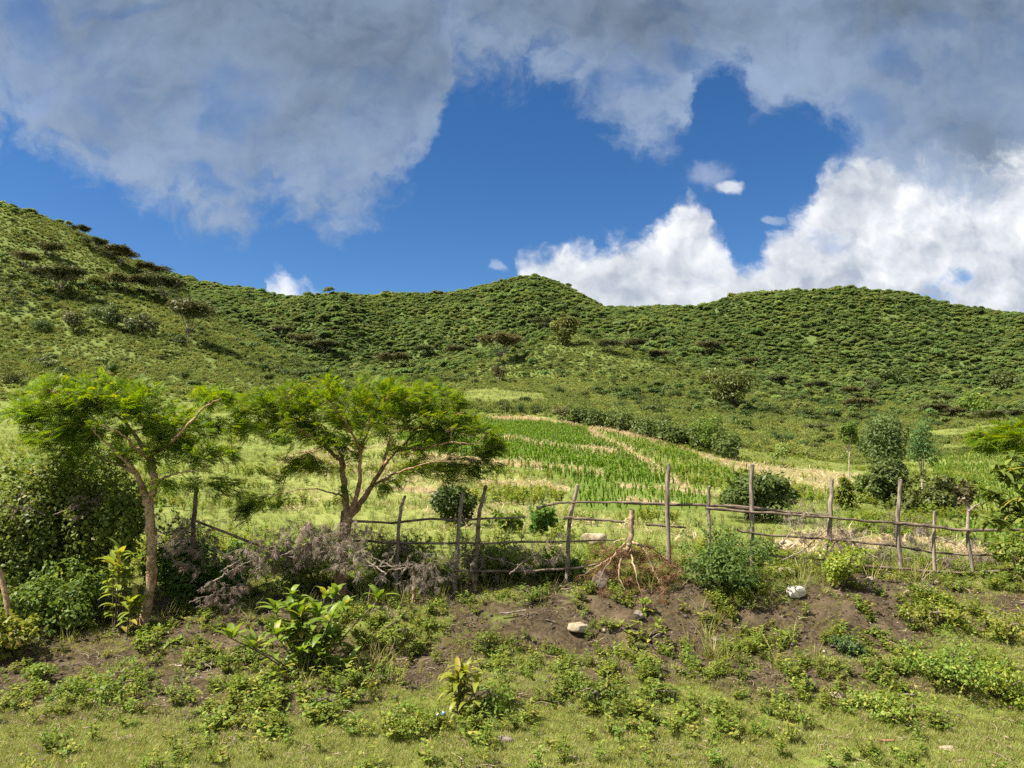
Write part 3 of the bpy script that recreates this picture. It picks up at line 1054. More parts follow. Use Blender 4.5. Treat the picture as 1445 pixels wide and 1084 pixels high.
def maize(h):
    mb = MB()
    add_tube(mb, [(0, 0, -.02), (0, 0, h * .5), (.02, 0, h * .8)], [.012, .01, .005], 4, .3, cap=False)
    n = 9
    a = np.arange(n) * math.pi + R.normal(0, .5, n) + R.random() * 6
    z = np.linspace(.1, .8, n) * h
    add_blades(mb, np.stack([np.zeros(n), np.zeros(n), z], 1), np.stack([np.cos(a) * .6, np.sin(a) * .6, np.ones(n)], 1), np.stack([-np.cos(a), -np.sin(a), np.full(n, .5)], 1), h * R.uniform(.6, .9, n), .085, 1.9, 4, shape='blade', fold=.25)
    return mb


maize_p = [proto('maize_form', maize(R.uniform(.4, .6)), M['maize']) for k in range(4)]


def straw():
    mb = MB()
    n = 16
    a = R.random(n) * 6.28
    b = np.stack([R.normal(0, .22, n), R.normal(0, .22, n), np.abs(R.normal(.06, .06, n))], 1)
    add_blades(mb, b, np.stack([np.cos(a), np.sin(a), R.normal(.12, .22, n)], 1), (0, 0, 1), R.uniform(.25, .7, n), R.uniform(.02, .05, n), R.uniform(-.5, .7, n), 3, shape='leaf', fold=.3)
    return mb


straw_p = [proto('maize_straw_form', straw(), M['drymaize']) for k in range(4)]


def dead_bits():
    mb = MB()
    n = 7
    a = R.random(n) * 6.28
    b = np.stack([R.normal(0, .09, n), R.normal(0, .09, n), np.full(n, .012)], 1)
    add_leaves(mb, b, np.stack([np.cos(a), np.sin(a), R.normal(0, .25, n)], 1), rnd_dirs(n) * .5 + [0, 0, 1], R.uniform(.02, .055, n), R.uniform(.012, .022, n), .3)
    for k in range(2):
        a = R.random() * 6.28
        q = np.array([R.normal(0, .08), R.normal(0, .08), .012])
        L = R.uniform(.05, .16)
        add_tube(mb, smooth_path([q, q + [math.cos(a) * L * .5, math.sin(a) * L * .5, R.uniform(0, .03)], q + [math.cos(a + .4) * L, math.sin(a + .4) * L, .01]], 4), [.004, .004, .003, .002], 4, R.random())
    return mb


litter_p = [proto('litter_form', dead_bits(), M['litter']) for k in range(4)]


def clods():
    mb = MB()
    for k in range(12):
        c = np.array([R.normal(0, .12), R.normal(0, .12), 0])
        r = R.uniform(.006, .022) if k else R.uniform(.02, .04)
        d = np.array([(1, 0, 0), (-1, 0, 0), (0, 1, 0), (0, -1, 0), (0, 0, 1), (0, 0, -1)]) * R.uniform(.6, 1.3, (6, 1)) + R.normal(0, .2, (6, 3))
        mb.add(c + d * r, [[0, 2, 4], [2, 1, 4], [1, 3, 4], [3, 0, 4], [2, 0, 5], [1, 2, 5], [3, 1, 5], [0, 3, 5]], R.random())
    return mb


M['clod'] = rock_mat('soil_clods', (.05, .039, .033), (.10, .08, .066), (.16, .13, .11))
clod_p = [proto('clod_form', clods(), M['clod']) for k in range(3)]

# ------------------------------------------------------------------ where the ground cover grows


def rnd_ground(n, y0, y1, power=2.0, umax=.86):
    """random ground points, even in area for power 2, more near the viewer below 2"""
    q = R.random(n)
    y = (y0 ** power + q * (y1 ** power - y0 ** power)) ** (1 / power)
    u = R.uniform(-umax, umax, n)
    x = u * y
    return x, y, height(x, y)


def keep(mask, *arr):
    return [a[mask] for a in arr]


def thin(x, y, r):
    """drop points closer than r to an earlier one (grid test)"""
    key = set()
    out = np.zeros(len(x), bool)
    # turned and warped cells, so no rows show
    wx = x + r * 5 * (fbm(x / (r * 7), y / (r * 7), 8, 2) - .5)
    wy = y + r * 5 * (fbm(x / (r * 7), y / (r * 7), 9, 2) - .5)
    gx_, gy_ = np.floor((wx * .8 + wy * .6) / r).astype(int), np.floor((wy * .8 - wx * .6) / r).astype(int)
    for i in range(len(x)):
        k = (gx_[i], gy_[i])
        if k not in key:
            key.add(k)
            out[i] = True
    return out


# closed forest of the range
x, y, z = rnd_ground(280000, 190, 560)
px, py = project(x, y, z)
f = forest_mask(px, py, x, y)
k = (R.random(len(x)) < np.maximum(f, y > 345)) & thin(x, y, 1.75)
x, y, z = keep(k, x, y, z)
n = len(x)
s = (.42 + .60 * R.random(n) ** 2.2) * np.where(R.random(n) < .05, R.uniform(1.2, 1.7, n), 1) * np.clip(y / 400, .5, 1) * .74 * (.75 + .5 * fbm(x / 18, y / 18, 83, 3)) * (1.0 + .25 * (fbm(x / 40, y / 40, 81, 2) - .5))
s3 = np.stack([s, s, s * R.uniform(.65, .95, n)], 1)
scatter('forest', 'closed green forest covering the far hills up to the skyline', 'forest', np.stack([x, y, z - .4], 1), forest_p, s3)

def lower_at(px):
    return np.interp(px, [-200, 0, 330, 480, 650, 790, 850, 1000, 1200, 1300, 1445, 1650], [575, 572, 585, 590, 592, 590, 601, 640, 668, 650, 640, 630])


# shrubs over the lower slopes
x, y, z = rnd_ground(150000, 84, 380, 1.75)
px, py, mz, yl, tn, md, st = plan(x, y, z)
f = forest_mask(px, py, x, y)
lower = np.interp(px, [-200, 0, 330, 480, 650, 790, 850, 1000, 1200, 1300, 1445, 1650], [575, 572, 585, 590, 592, 590, 601, 640, 668, 650, 640, 630])
dens = (1 - f * .7) * sstep(-4, np.where(px < 560, 46, 12), lower - py + 24 * (fbm(x / 6, y / 6, 99, 3) - .5) * (px < 600)) * (1 - md) * (1 - mz) * (1 - yl) * (1 - tn) * (st < .3) * sstep(.18, .42, fbm(x / 14, y / 14, 91, 4) + .14)
k = (R.random(len(x)) < dens) & thin(x, y, .9)
x, y, z, f = keep(k, x, y, z, f)
n = len(x)
s = R.uniform(.35, .8, n) * (.5 + .8 * fbm(x / 22, y / 22, 95, 3))
dk = R.random(n) < .008 + .22 * sstep(.56, .74, fbm(x / 26, y / 26, 97, 3))
scatter('hillside_shrubs', 'light green shrubs covering the lower slopes and spurs', 'shrubs', np.stack([x, y, z - .1], 1)[~dk], shrub_p, np.stack([s, s, s * R.uniform(.6, .95, n)], 1)[~dk])
sd_ = s[dk] * R.uniform(.9, 1.8, dk.sum())
scatter('dark_hillside_shrubs', 'darker green bushes mixed among the light shrubs of the slopes', 'shrubs', np.stack([x, y, z - .1], 1)[dk], dk_p, sd_)

x, y, z = rnd_ground(2600, 110, 380, 2.0)
px, py, mz, yl, tn, md, st = plan(x, y, z)
k = (py < lower_at(px) - 8) & ~md & (forest_mask(px, py, x, y) < .5) & (R.random(len(x)) < .05 + .9 * sstep(.56, .72, fbm(x / 30, y / 30, 101, 3)) + .5 * ((px > 900) & (py < 590))) & thin(x, y, 5)
x, y, z = keep(k, x, y, z)
scatter('scattered_hill_trees', 'small green trees dotted among the shrubs of the slopes', 'trees', np.stack([x, y, z - .3], 1), forest_p, R.uniform(.25, .6, len(x)))

# maize in rows along the contour
rows = []
for yy in np.arange(11, 100, .6):
    step = .25
    xx = np.arange(-.7 * yy, .7 * yy, step)
    rows.append(np.stack([xx + R.normal(0, .06, len(xx)), yy + R.normal(0, .08, len(xx))], 1))
xy = np.concatenate(rows)
x, y = xy[:, 0], xy[:, 1]
z = height(x, y)
px, py, mz, yl, tn, md, st = plan(x, y, z)
k = (mz & (st < .35) & (R.random(len(x)) < .93)) | (yl & (px > 830) & (y > 24) & (st < .3) & (R.random(len(x)) < .35))
x, y, z = keep(k, x, y, z)
scatter('maize_crop', 'young green maize growing in rows on the sloping field', 'maize', np.stack([x, y, z], 1), maize_p, R.uniform(.5, 1.0, len(x)) * np.where(y < 30, .6, 1))

# straw ridges
x, y, z = rnd_ground(90000, 10.5, 110, 1.5)
px, py, mz, yl, tn, md, st = plan(x, y, z)
k = (R.random(len(x)) < np.maximum(st, tn * .10)) | (yl & ((px < 830) | (y < 22)) & (R.random(len(x)) < .34 * sstep(.46, .62, fbm(x / 4, y / 4, 33, 3))))
x, y, z = keep(k, x, y, z)
scatter('maize_straw', 'dry pale maize straw heaped in ridges across the field', 'straw', np.stack([x, y, z], 1), straw_p, R.uniform(.5, 1.1, len(x)) * np.clip(y / 50, .45, 1))

# field weeds and grass behind the fence
x, y, z = rnd_ground(115000, 9.6, 135, 1.4, 1.0)
px, py, mz, yl, tn, md, st = plan(x, y, z)
nz = fbm(x / 3.5, y / 3.5, 51, 4)
k = (R.random(len(x)) < sstep(.24, .56, nz) * (1 - .93 * mz) * (1 - .8 * tn) * (1 - .35 * md) * (1 - .7 * st))
x, y, z, nz, yl = keep(k, x, y, z, nz, yl)
big = R.random(len(x)) < sstep(.5, .7, fbm(x / 2.6, y / 2.6, 53, 3)) * .9
s = R.uniform(.4, 1.0, len(x)) * np.where(y < 20, .75, 1.0)
scatter('field_weeds', 'mixed green weeds and herbs in the field behind the fence', 'weeds', np.stack([x, y, z], 1)[big], herb_p, s[big])
g1 = np.stack([x, y, z], 1)[~big]
s1 = s[~big] * .55
x, y, z = rnd_ground(60000, 90, 210, 2.0)
px, py, mz, yl, tn, md, st = plan(x, y, z)
k = md & (R.random(len(x)) < sstep(.3, .6, fbm(x / 4, y / 4, 55, 3)))
g2 = np.stack([x, y, z], 1)[k]
scatter('field_grass', 'yellow green grass in the field behind the fence', 'grass', np.concatenate([g1, g2]), ygrass_p, np.concatenate([s1, R.uniform(.5, 1.2, len(g2))]))

# short grass of the verge, weeds, litter and clods on the bank
x, y, z = rnd_ground(165000, 4.2, 10.5, 1.6, 1.05)
so_ = soil_mask(x, y)
patch = fbm(x * .9, y * .9, 57, 4)
k = R.random(len(x)) < np.clip(1.0 - 1.05 * so_, .03, 1) * sstep(.31, .54, patch + .07) * np.interp(y, [4, 6.2, 7.2, 10], [1, 1, .75, .7])
x1, y1, z1 = keep(k, x, y, z)
scatter('verge_grass', 'short green grass on the verge at the foot of the bank', 'grass', np.stack([x1, y1, z1], 1), grass_p, R.uniform(.45, 1.05, len(x1)))
x, y, z = rnd_ground(84000, 4.6, 10.5, 1.9, 1.05)
so_ = soil_mask(x, y)
patch = fbm(x * 1.4, y * 1.4, 59, 4)
fine = fbm(x * 8, y * 8, 60, 2)
k = R.random(len(x)) < .62 * sstep(.30, .56, patch) * sstep(.50, .66, fine) * np.clip(1.15 - .5 * so_, .2, 1) * np.interp(y, [4.6, 5.6, 6.4], [.06, .3, 1])
x1, y1, z1 = keep(k, x, y, z)
scatter('bank_weeds', 'small leafy green weeds scattered over the soil bank', 'weeds', np.stack([x1, y1, z1], 1), weed_p, R.uniform(.35, 1.0, len(x1)) * (.55 + .8 * fbm(x1 * .8, y1 * .8, 64, 3)))
x, y, z = rnd_ground(1600, 6.6, 11.5, 1.9, .80)
k = R.random(len(x)) < sstep(.5, .66, fbm(x * .8, y * .8, 66, 3))
x1, y1, z1 = keep(k, x, y, z)
scatter('bank_grass', 'taller grass tufts along the top of the bank', 'grass', np.stack([x1, y1, z1], 1), tall_p, R.uniform(.5, 1.2, len(x1)))
x, y, z = rnd_ground(2000, 4.6, 10.5, 1.9, 1.05)
scatter('dry_litter', 'dead leaves and broken twigs lying on the bank', 'litter', np.stack([x, y, z], 1), litter_p, R.uniform(.4, 1.1, len(x)))
x, y, z = rnd_ground(2200, 5.8, 10.2, 1.9, .80)
k = R.random(len(x)) < soil_mask(x, y)
x1, y1, z1 = keep(k, x, y, z)
scatter('soil_clods', 'dark crumbs and clods of loose soil on the bank', 'soil', np.stack([x1, y1, z1 - .004], 1), clod_p, np.stack([(cs := R.uniform(.3, .9, len(x1))), cs, cs * .55], 1))
# ------------------------------------------------------------------ things
def part(name, mb, mats, root, smooth=False, world=True):
    me = mb.mesh(name, mats, smooth)
    if world:
        me.transform(Matrix.Translation(-root.location))
    return obj(name, me, root)


def grow(limbs, attract, base_r, twig_r=.0055, wob=.12, sides=7, twmat=0):
    """wood along the given limbs, then a forked twig out to every attractor; returns the wood and the twig paths"""
    mb = MB()
    nodes, paths = [], []
    for pts, r0, r1 in limbs:
        n = max(6, len(pts) * 5)
        p = smooth_path(pts, n)
        p[1:-1] += R.normal(0, .006, (n - 2, 3))
        add_tube(mb, p, np.linspace(r0, r1 if r1 > .02 else r1 * .35, n) * R.uniform(.92, 1.08, n), sides, R.random())
        s = 0 if r0 < base_r * .6 else n // 2
        nodes.extend(p[s:])
    nodes = np.array(nodes)
    d0 = np.array([np.linalg.norm(nodes - a, axis=1).min() for a in attract])
    for i in np.argsort(d0):
        a = attract[i]
        dv = np.linalg.norm(nodes - a, axis=1) + .5 * np.maximum(0, nodes[:, 2] - a[2])
        s = nodes[np.argmin(dv)]
        L = np.linalg.norm(a - s)
        n = 6
        mid = s * .55 + a * .45 + R.normal(0, wob * L, 3) + [0, 0, .12 * L]
        p = smooth_path([s, mid, a], n)
        r = twig_r * (.8 + min(L, .8) * 1.3)
        add_tube(mb, p, np.linspace(r, twig_r * .45, n), 4, R.random(), twmat, cap=False)
        nodes = np.concatenate([nodes, p[1:]])
        paths.append(p)
    return mb, paths


def add_fronds(mb, b, d, up, L, pairs=8, pin=.34, width=.30, droop=.25, mat=0, tint=None, gap=0.0):
    """feathery compound leaves: paired narrow leaflets along a drooping rib"""
    n = len(b)
    d = unit(d)
    side = unit(np.cross(d, up) + 1e-6)
    nn = np.cross(side, d)
    L = np.broadcast_to(L, (n,))[:, None]
    tt = R.random(n) if tint is None else tint
    for i in range(pairs):
        s = (i + .6) / pairs
        ctr = b + d * L * s - nn * L * droop * s * s
        ll = (L * pin * (math.sin(math.pi * (.18 + .74 * s))) ** .8)[:, 0] * R.uniform(.8, 1.1, n)
        for sg in (-1, 1):
            if gap and R.random() < gap:
                continue
            dd = side * sg * .92 + d * .42 - nn * .12
            add_leaves(mb, ctr, dd, nn, ll, ll * width, .1, .1, tint=np.clip(tt + R.normal(0, .1, n), 0, 1), mat=mat)


def pad_points(pads, Y0, n, depth=.8):
    w = np.array([p[2] * p[3] * (p[4] if len(p) > 4 else 1) for p in pads], float)
    out = []
    for k in R.choice(len(pads), n, p=w / w.sum()):
        px, py, rx, ry = pads[k][:4]
        dy = pads[k][5] if len(pads[k]) > 5 else 0
        q = rnd_dirs(1)[0] * R.random() ** .4 * R.uniform(.85, 1.2)
        Y = Y0 + dy + q[1] * rx / F * Y0 * depth
        out.append(P(px + q[0] * rx, py - q[2] * ry, Y))
    return np.array(out)


def feather_tree(name, label, base, limbs, pads, Y0, n_tw, fr_per, frL, wood, leafm, base_r, center, depth=.8, lift=.15, group=None):
    att = pad_points(pads, Y0, n_tw, depth)
    mbw, paths = grow(limbs, att, base_r)
    root = thing(name, label, 'tree', base, 0, group)
    B, D = [], []
    for p in paths:
        k = R.integers(int(fr_per * .6), int(fr_per * 1.4) + 1)
        s = R.random(k) ** .6 * (len(p) - 1.001)
        i = s.astype(int)
        b = p[i] + (p[i + 1] - p[i]) * (s - i)[:, None] + R.normal(0, .035, (k, 3))
        tw = unit(p[-1] - p[-3])
        out = p[-1] - center
        out = unit(out * [1, 1, .2])
        D.append(unit(tw * .55 + out * .6 + R.normal(0, .55, (k, 3)) * [1, 1, .55] + [0, 0, lift]))
        B.append(b)
    B, D = np.concatenate(B), np.concatenate(D)
    up = np.array([0, 0, 1.0]) + R.normal(0, .35, (len(B), 3))
    mbl = MB()
    add_fronds(mbl, B, D, up, frL * R.uniform(.65, 1.25, len(B)), 8)
    part('trunk', mbw, wood, root, True)
    part('crown', mbl, leafm, root)
    return root


def PL(Y0, *pts):
    return [P(p[0], p[1], Y0 + (p[2] if len(p) > 2 else 0)) for p in pts]


# --- the two feathery acacias on the bank
Y1 = 8.35
b1 = on_ground(*P(205, 874, Y1)[:2])
limbs = [(PL(Y1, (203, 885), (209, 850), (214, 800), (213, 750), (211, 720), (206, 700)), .062, .05),
         (PL(Y1, (206, 700), (202, 690), (192, 668, -.1), (176, 650, -.2), (158, 634, -.25), (134, 612, -.3)), .043, .014),
         (PL(Y1, (192, 668, -.1), (165, 655, .2), (130, 640, .5), (95, 610, .7)), .022, .009),
         (PL(Y1, (208, 712), (217, 690), (216, 665), (211, 645)), .045, .035),
         (PL(Y1, (211, 645), (198, 625, .15), (179, 597, .3), (173, 584, .35), (170, 560, .4)), .03, .010),
         (PL(Y1, (179, 597, .3), (155, 580, .1), (120, 560, -.2), (85, 552, -.4)), .016, .007),
         (PL(Y1, (213, 643), (226, 634), (243, 623, -.15), (266, 600, -.3), (290, 574, -.4), (312, 562, -.4)), .032, .011),
         (PL(Y1, (243, 623, -.15), (250, 600, .3), (262, 580, .6)), .016, .007),
         (PL(Y1, (218, 684), (236, 672, -.1), (258, 667, -.15), (290, 664, -.2)), .020, .008),
         (PL(Y1, (211, 650), (190, 630, -.5), (170, 612, -.9), (140, 600, -1.1)), .022, .008)]
pads = [(100, 556, 75, 24), (60, 586, 50, 20), (150, 585, 70, 18), (120, 610, 70, 16, .9), (180, 560, 60, 22, .7), (235, 590, 55, 18, .8), (250, 612, 55, 18), (300, 562, 34, 13, .8), (215, 640, 60, 18, .5),
        (70, 615, 50, 14), (110, 640, 55, 14, .7), (290, 640, 55, 20, .5), (310, 690, 34, 20, .4), (28, 582, 28, 18, .9), (250, 690, 40, 12, .3), (325, 600, 34, 18, .5)]
feather_tree('acacia_tree', 'feathery acacia with ochre peeling trunk standing in the leafy thicket', b1, limbs, pads, Y1, 430, 15, .125, M['peel'], M['acacia'], .06, P(205, 640, Y1), .75)
Y2 = 8.85
b2 = on_ground(*P(480, 842, Y2)[:2])
limbs = [(PL(Y2, (480, 850), (482, 800), (486, 760), (491, 730)), .075, .062),
         (PL(Y2, (490, 734), (487, 700, .1), (484, 670, .15), (483, 652, .2)), .045, .033),
         (PL(Y2, (483, 652, .2), (470, 640, .1), (448, 622, -.2), (425, 608, -.4), (395, 590, -.6)), .03, .010),
         (PL(Y2, (484, 656, .2), (476, 630, .5), (450, 600, .8), (420, 575, 1.0)), .024, .008),
         (PL(Y2, (493, 728), (503, 700, -.1), (508, 672, -.2), (509, 640, -.3), (518, 610, -.5), (522, 585, -.7)), .036, .012),
         (PL(Y2, (509, 640, -.3), (497, 612, -.8), (480, 585, -1.1), (460, 565, -1.2)), .02, .008),
         (PL(Y2, (494, 728), (512, 706, .1), (526, 684, .15), (541, 658, .2), (562, 635, .25), (590, 610, .3), (630, 590, .3)), .044, .011),
         (PL(Y2, (541, 658, .2), (548, 625, .6), (552, 600, .9), (560, 570, 1.1)), .024, .008),
         (PL(Y2, (562, 635, .25), (600, 632, -.2), (640, 625, -.5), (680, 628, -.6)), .02, .007),
         (PL(Y2, (526, 684, .15), (560, 668, -.5), (600, 655, -.9), (640, 650, -1.0)), .018, .007),
         (PL(Y2, (487, 700, .1), (465, 695, -.3), (430, 690, -.5), (390, 700, -.6)), .014, .006)]
pads = [(470, 556, 105, 24), (580, 562, 80, 24), (395, 574, 60, 24), (350, 576, 34, 16), (440, 592, 90, 20), (540, 596, 100, 24), (630, 590, 60, 24), (660, 612, 48, 18), (690, 636, 22, 14, 1.2), (600, 632, 75, 16, .8),
        (400, 612, 60, 18), (480, 625, 70, 16, .6), (610, 662, 60, 14, .9), (655, 672, 30, 12, .8), (395, 660, 50, 14, .45), (375, 705, 36, 12, .6), (345, 720, 28, 14, .5), (540, 690, 60, 14, .3), (450, 655, 60, 14, .35), (335, 600, 30, 26, .6), (680, 660, 30, 20, .5)]
feather_tree('acacia_tree', 'broad feathery acacia with forked brown trunk growing beside the stick fence', b2, limbs, pads, Y2, 540, 16, .125, M['peeldark'], M['acacia'], .07, P(500, 650, Y2), .8)
# --- acacia reaching in at the right edge
Y3 = 15.0
b3 = on_ground(*P(1490, 745, Y3)[:2])
limbs = [(PL(Y3, (1490, 760), (1488, 700), (1485, 670)), .09, .06), (PL(Y3, (1485, 670), (1460, 640), (1430, 625), (1400, 618)), .045, .012), (PL(Y3, (1485, 670), (1490, 635), (1480, 615)), .045, .014),
         (PL(Y3, (1485, 665), (1520, 640), (1560, 625)), .045, .012)]
pads = [(1420, 617, 50, 13), (1395, 625, 28, 9), (1460, 608, 50, 12), (1500, 612, 60, 16), (1550, 620, 50, 14), (1440, 636, 40, 10, .8)]
feather_tree('acacia_tree', 'flat topped bright green acacia reaching in from the picture edge', b3, limbs, pads, Y3, 170, 14, .24, M['peeldark'], M['acacia'], .09, P(1490, 650, Y3), .8)


M['dkleaf'] = leaf_mat('dull_leaves', (.06, .095, .022), (.14, .19, .04), None, 0, .35, .12, .55, .15)


# --- leafy bushes: stems and a crown of real leaves
def bush(name, label, base, rx, rz, zc, n, leaf, mat, cat='bush', group=None, lobes=14, aspect=.55, ry=None, stem_h=None, wood=None, lobe_r=(.28, .48), inner=.35, low=True):
    root = thing(name, label, cat, base, R.random() * 6.28 if ry is None else 0, group)
    mb = MB()
    crown(mb, n, rx, rz, zc, lobes, leaf, aspect, ry=ry, lobe_r=lobe_r, inner=inner, low=low)
    if leaf < .2 and n > 800:                 # loose leafy shoots that break the outline
        for k in range(int(26 * rx + 8)):
            dv = rnd_dirs(1)[0]
            dv[2] = abs(dv[2]) * .8 + .1
            a0 = dv * np.array([rx, ry or rx, rz]) * R.uniform(.6, .9) + np.array([0, 0, zc])
            g_ = max(.55, rx * 1.2)
            pp = smooth_path([a0, a0 + dv * .12 * g_ + R.normal(0, .03, 3), a0 + dv * R.uniform(.16, .34) * g_ + R.normal(0, .06, 3)], 6)
            q = R.random(14) * 4.99
            i = q.astype(int)
            add_leaves(mb, pp[i] + (pp[i + 1] - pp[i]) * (q - i)[:, None], rnd_dirs(14) + dv * .6, np.array([0, 0, 1.0]) + R.normal(0, .4, (14, 3)), leaf * R.uniform(.7, 1.3, 14), leaf * aspect)
    part('foliage', mb, mat, root, world=False)
    mb = MB()
    for k in range(6):
        a = R.random() * 6.28
        e = np.array([math.cos(a) * rx * .5, math.sin(a) * rx * .5, stem_h or zc + rz * .2])
        add_tube(mb, smooth_path([(0, 0, -.1), e * [.3, .3, .5] + R.normal(0, .04, 3), e], 6), np.linspace(.016, .005, 6) * max(1, rx), 5, R.random())
    part('stems', mb, wood or M['bark'], root, True, world=False)
    return root


G = lambda px, py, ymin=4.0: ground_at(px, py, ymin)
GY_ = lambda px, Y: on_ground(*P(px, 700, Y)[:2])
# the thicket on the left
for (px, Y, rx, rz, zc, n, m, lab) in [
    (40, 8.75, .74, 1.10, .98, 12500, 'broad', 'tall creeper covered bush at the left edge below the acacia crown'),
    (128, 8.95, .62, 1.08, .96, 10500, 'broad', 'dark leafy bush directly left of the ochre acacia trunk'),
    (-70, 8.9, .75, 1.0, .9, 6000, 'broad', 'leafy bush half cut off at the left picture edge'),
    (262, 8.95, .42, .62, .52, 4200, 'broad', 'vine draped bush just right of the ochre acacia trunk'),
    (85, 8.2, .60, .42, .35, 4200, 'broad', 'low leafy bush at the foot of the left thicket'),
    (90, 9.2, .60, 1.12, 1.0, 8000, 'broad', 'leafy bush filling the middle of the left thicket'),
    (8, 7.5, .34, .24, .2, 1900, 'weed', 'low bright bush at the lower left edge of the bank'),
    (178, 8.55, .30, .50, 1.15, 2600, 'broad', 'creeper clump hanging round the ochre trunk below its fork'),
    (330, 9.2, .45, .36, .30, 2600, 'broad', 'dark leafy undergrowth behind the leaning dark pole'),
    (420, 9.3, .55, .34, .28, 2600, 'broad', 'dark leafy undergrowth behind the brush left of the forked acacia'),
    (560, 9.4, .60, .28, .22, 2600, 'broad', 'low leafy undergrowth behind the fence right of the forked acacia'),
    (700, 9.4, .55, .26, .2, 2400, 'broad', 'low leafy undergrowth behind the two leaning posts'),
    (790, 9.2, .30, .18, .12, 1200, 'broad', 'low leafy undergrowth at the foot of the leaning grey post')]:
    bush('leafy_bush', lab, GY_(px, Y), rx, rz, zc, n, .056, M[m], lobes=26, aspect=.62, ry=rx * .8, inner=.3, lobe_r=(.24, .42))
# shrubs on the bank and behind the fence
bush('leafy_shrub', 'wide small leaved shrub overhanging the soil bank right of the dead tree', GY_(1026, 8.1), .56, .40, .32, 5200, .042, M['dkleaf'], 'shrub', lobes=22, aspect=.5, ry=.5, lobe_r=(.2, .4))
bush('leafy_shrub', 'bright lime shrub on the bank below the stick fence', GY_(1185, 8.2), .25, .24, .22, 1500, .042, M['lime'], 'shrub', lobes=12)
bush('round_bush', 'dense round dark green bush behind the tall fence post', GY_(1062, 17.0), .86, .62, .50, 5200, .13, M['dkshrub'], lobes=18, aspect=.45, lobe_r=(.3, .42))
bush('round_bush', 'dark bush behind the fence under the right side of the acacia', GY_(640, 15.0), .46, .46, .42, 2200, .10, M['dkshrub'], lobes=12)
bush('round_bush', 'small leafy bush standing behind the fence near the pale boulder', GY_(765, 13.0), .26, .22, .24, 900, .09, M['broad'], lobes=9)
bush('round_bush', 'low leafy bush in the grass behind the leaning fence post', GY_(712, 13.5), .30, .20, .2, 900, .09, M['broad'], lobes=9)
bush('round_bush', 'grey green bush in front of the big eucalyptus', GY_(1254, 24.0), .6, .85, .8, 3000, .16, M['euc'], lobes=12)
bush('round_bush', 'reddish tipped bush between the eucalyptus trees and the fence', GY_(1308, 23.0), .85, .65, .6, 3200, .15, M['dkshrub'], lobes=12)
bush('round_bush', 'brown green bush right of the reddish tipped bush', GY_(1345, 26.0), .75, .62, .55, 2600, .15, M['umbrella'], lobes=12)
bush('round_bush', 'green bush behind the fence left of the eucalyptus trees', GY_(1222, 27.0), .6, .55, .5, 2000, .15, M['shrub'], lobes=10)
bush('round_bush', 'low shrub at the right end of the fence', GY_(1450, 8.6), .42, .32, .3, 2000, .06, M['weed'], lobes=12)

# small dark green conifer like sapling
root = thing('young_conifer', 'small dark conifer sapling with drooping tiers behind the fence', 'tree', GY_(1193, 22.0))
mbl, mbt = MB(), MB()
add_tube(mbt, [(0, 0, -.1), (0, 0, .5), (.02, 0, .98)], [.03, .02, .006], 5)
for k in range(75):
    h = R.uniform(.08, .95)
    a = R.random() * 6.28
    L = (1.02 - h) * .5 * R.uniform(.6, 1.1)
    d = np.array([math.cos(a), math.sin(a), -.15])
    q = R.random(16) ** .7
    b = np.array([0, 0, h]) + d * L * q[:, None] + R.normal(0, .02, (16, 3))
    add_leaves(mbl, b, d + R.normal(0, .4, (16, 3)), (0, 0, 1), .15, .06, .05, .3)
part('trunk', mbt, M['bark'], root, world=False)
part('crown', mbl, M['broad'], root, world=False)


# --- big leaved plants
def leafy_plant(name, label, base, stalks, L, W, mat, cat='plant', group=None, seg=5, bend=1.1, droop=.35, rib=True):
    """stalks: (dx, dy, height, number of leaves)"""
    root = thing(name, label, cat, base, 0, group)
    mbl, mbt = MB(), MB()
    for (dx, dy, h, n) in stalks:
        p = smooth_path([(dx * .15, dy * .15, -.03), (dx * .6, dy * .6, h * .55), (dx, dy, h)], 8)
        add_tube(mbt, p, np.linspace(.009, .004, 8), 5, R.random())
        s = np.concatenate([R.uniform(.12, .9, n // 2), R.uniform(.9, 1, n - n // 2)])
        b = np.stack([np.interp(s, np.linspace(0, 1, 8), p[:, j]) for j in range(3)], 1)
        a = np.arange(n) * 2.4 + R.random() * 6
        el = np.where(s > .9, R.uniform(.1, 1.1, n), R.uniform(-.3, .5, n))
        d = np.stack([np.cos(a) * np.cos(el), np.sin(a) * np.cos(el), np.sin(el)], 1)
        add_blades(mbl, b, d, np.stack([-np.cos(a) * .3, -np.sin(a) * .3, np.ones(n)], 1), L * R.uniform(.55, 1.15, n), W * R.uniform(.7, 1.15, n), bend * R.uniform(.5, 1.3, n), seg, fold=.14)
    part('leaves', mbl, mat, root, True, world=False)
    part('stems', mbt, M['bark'], root, True, world=False)
    return root


def stalks(n, sp, h0, h1, k):
    return [(R.normal(0, sp), R.normal(0, sp * .7), R.uniform(h0, h1), k) for _ in range(n)]


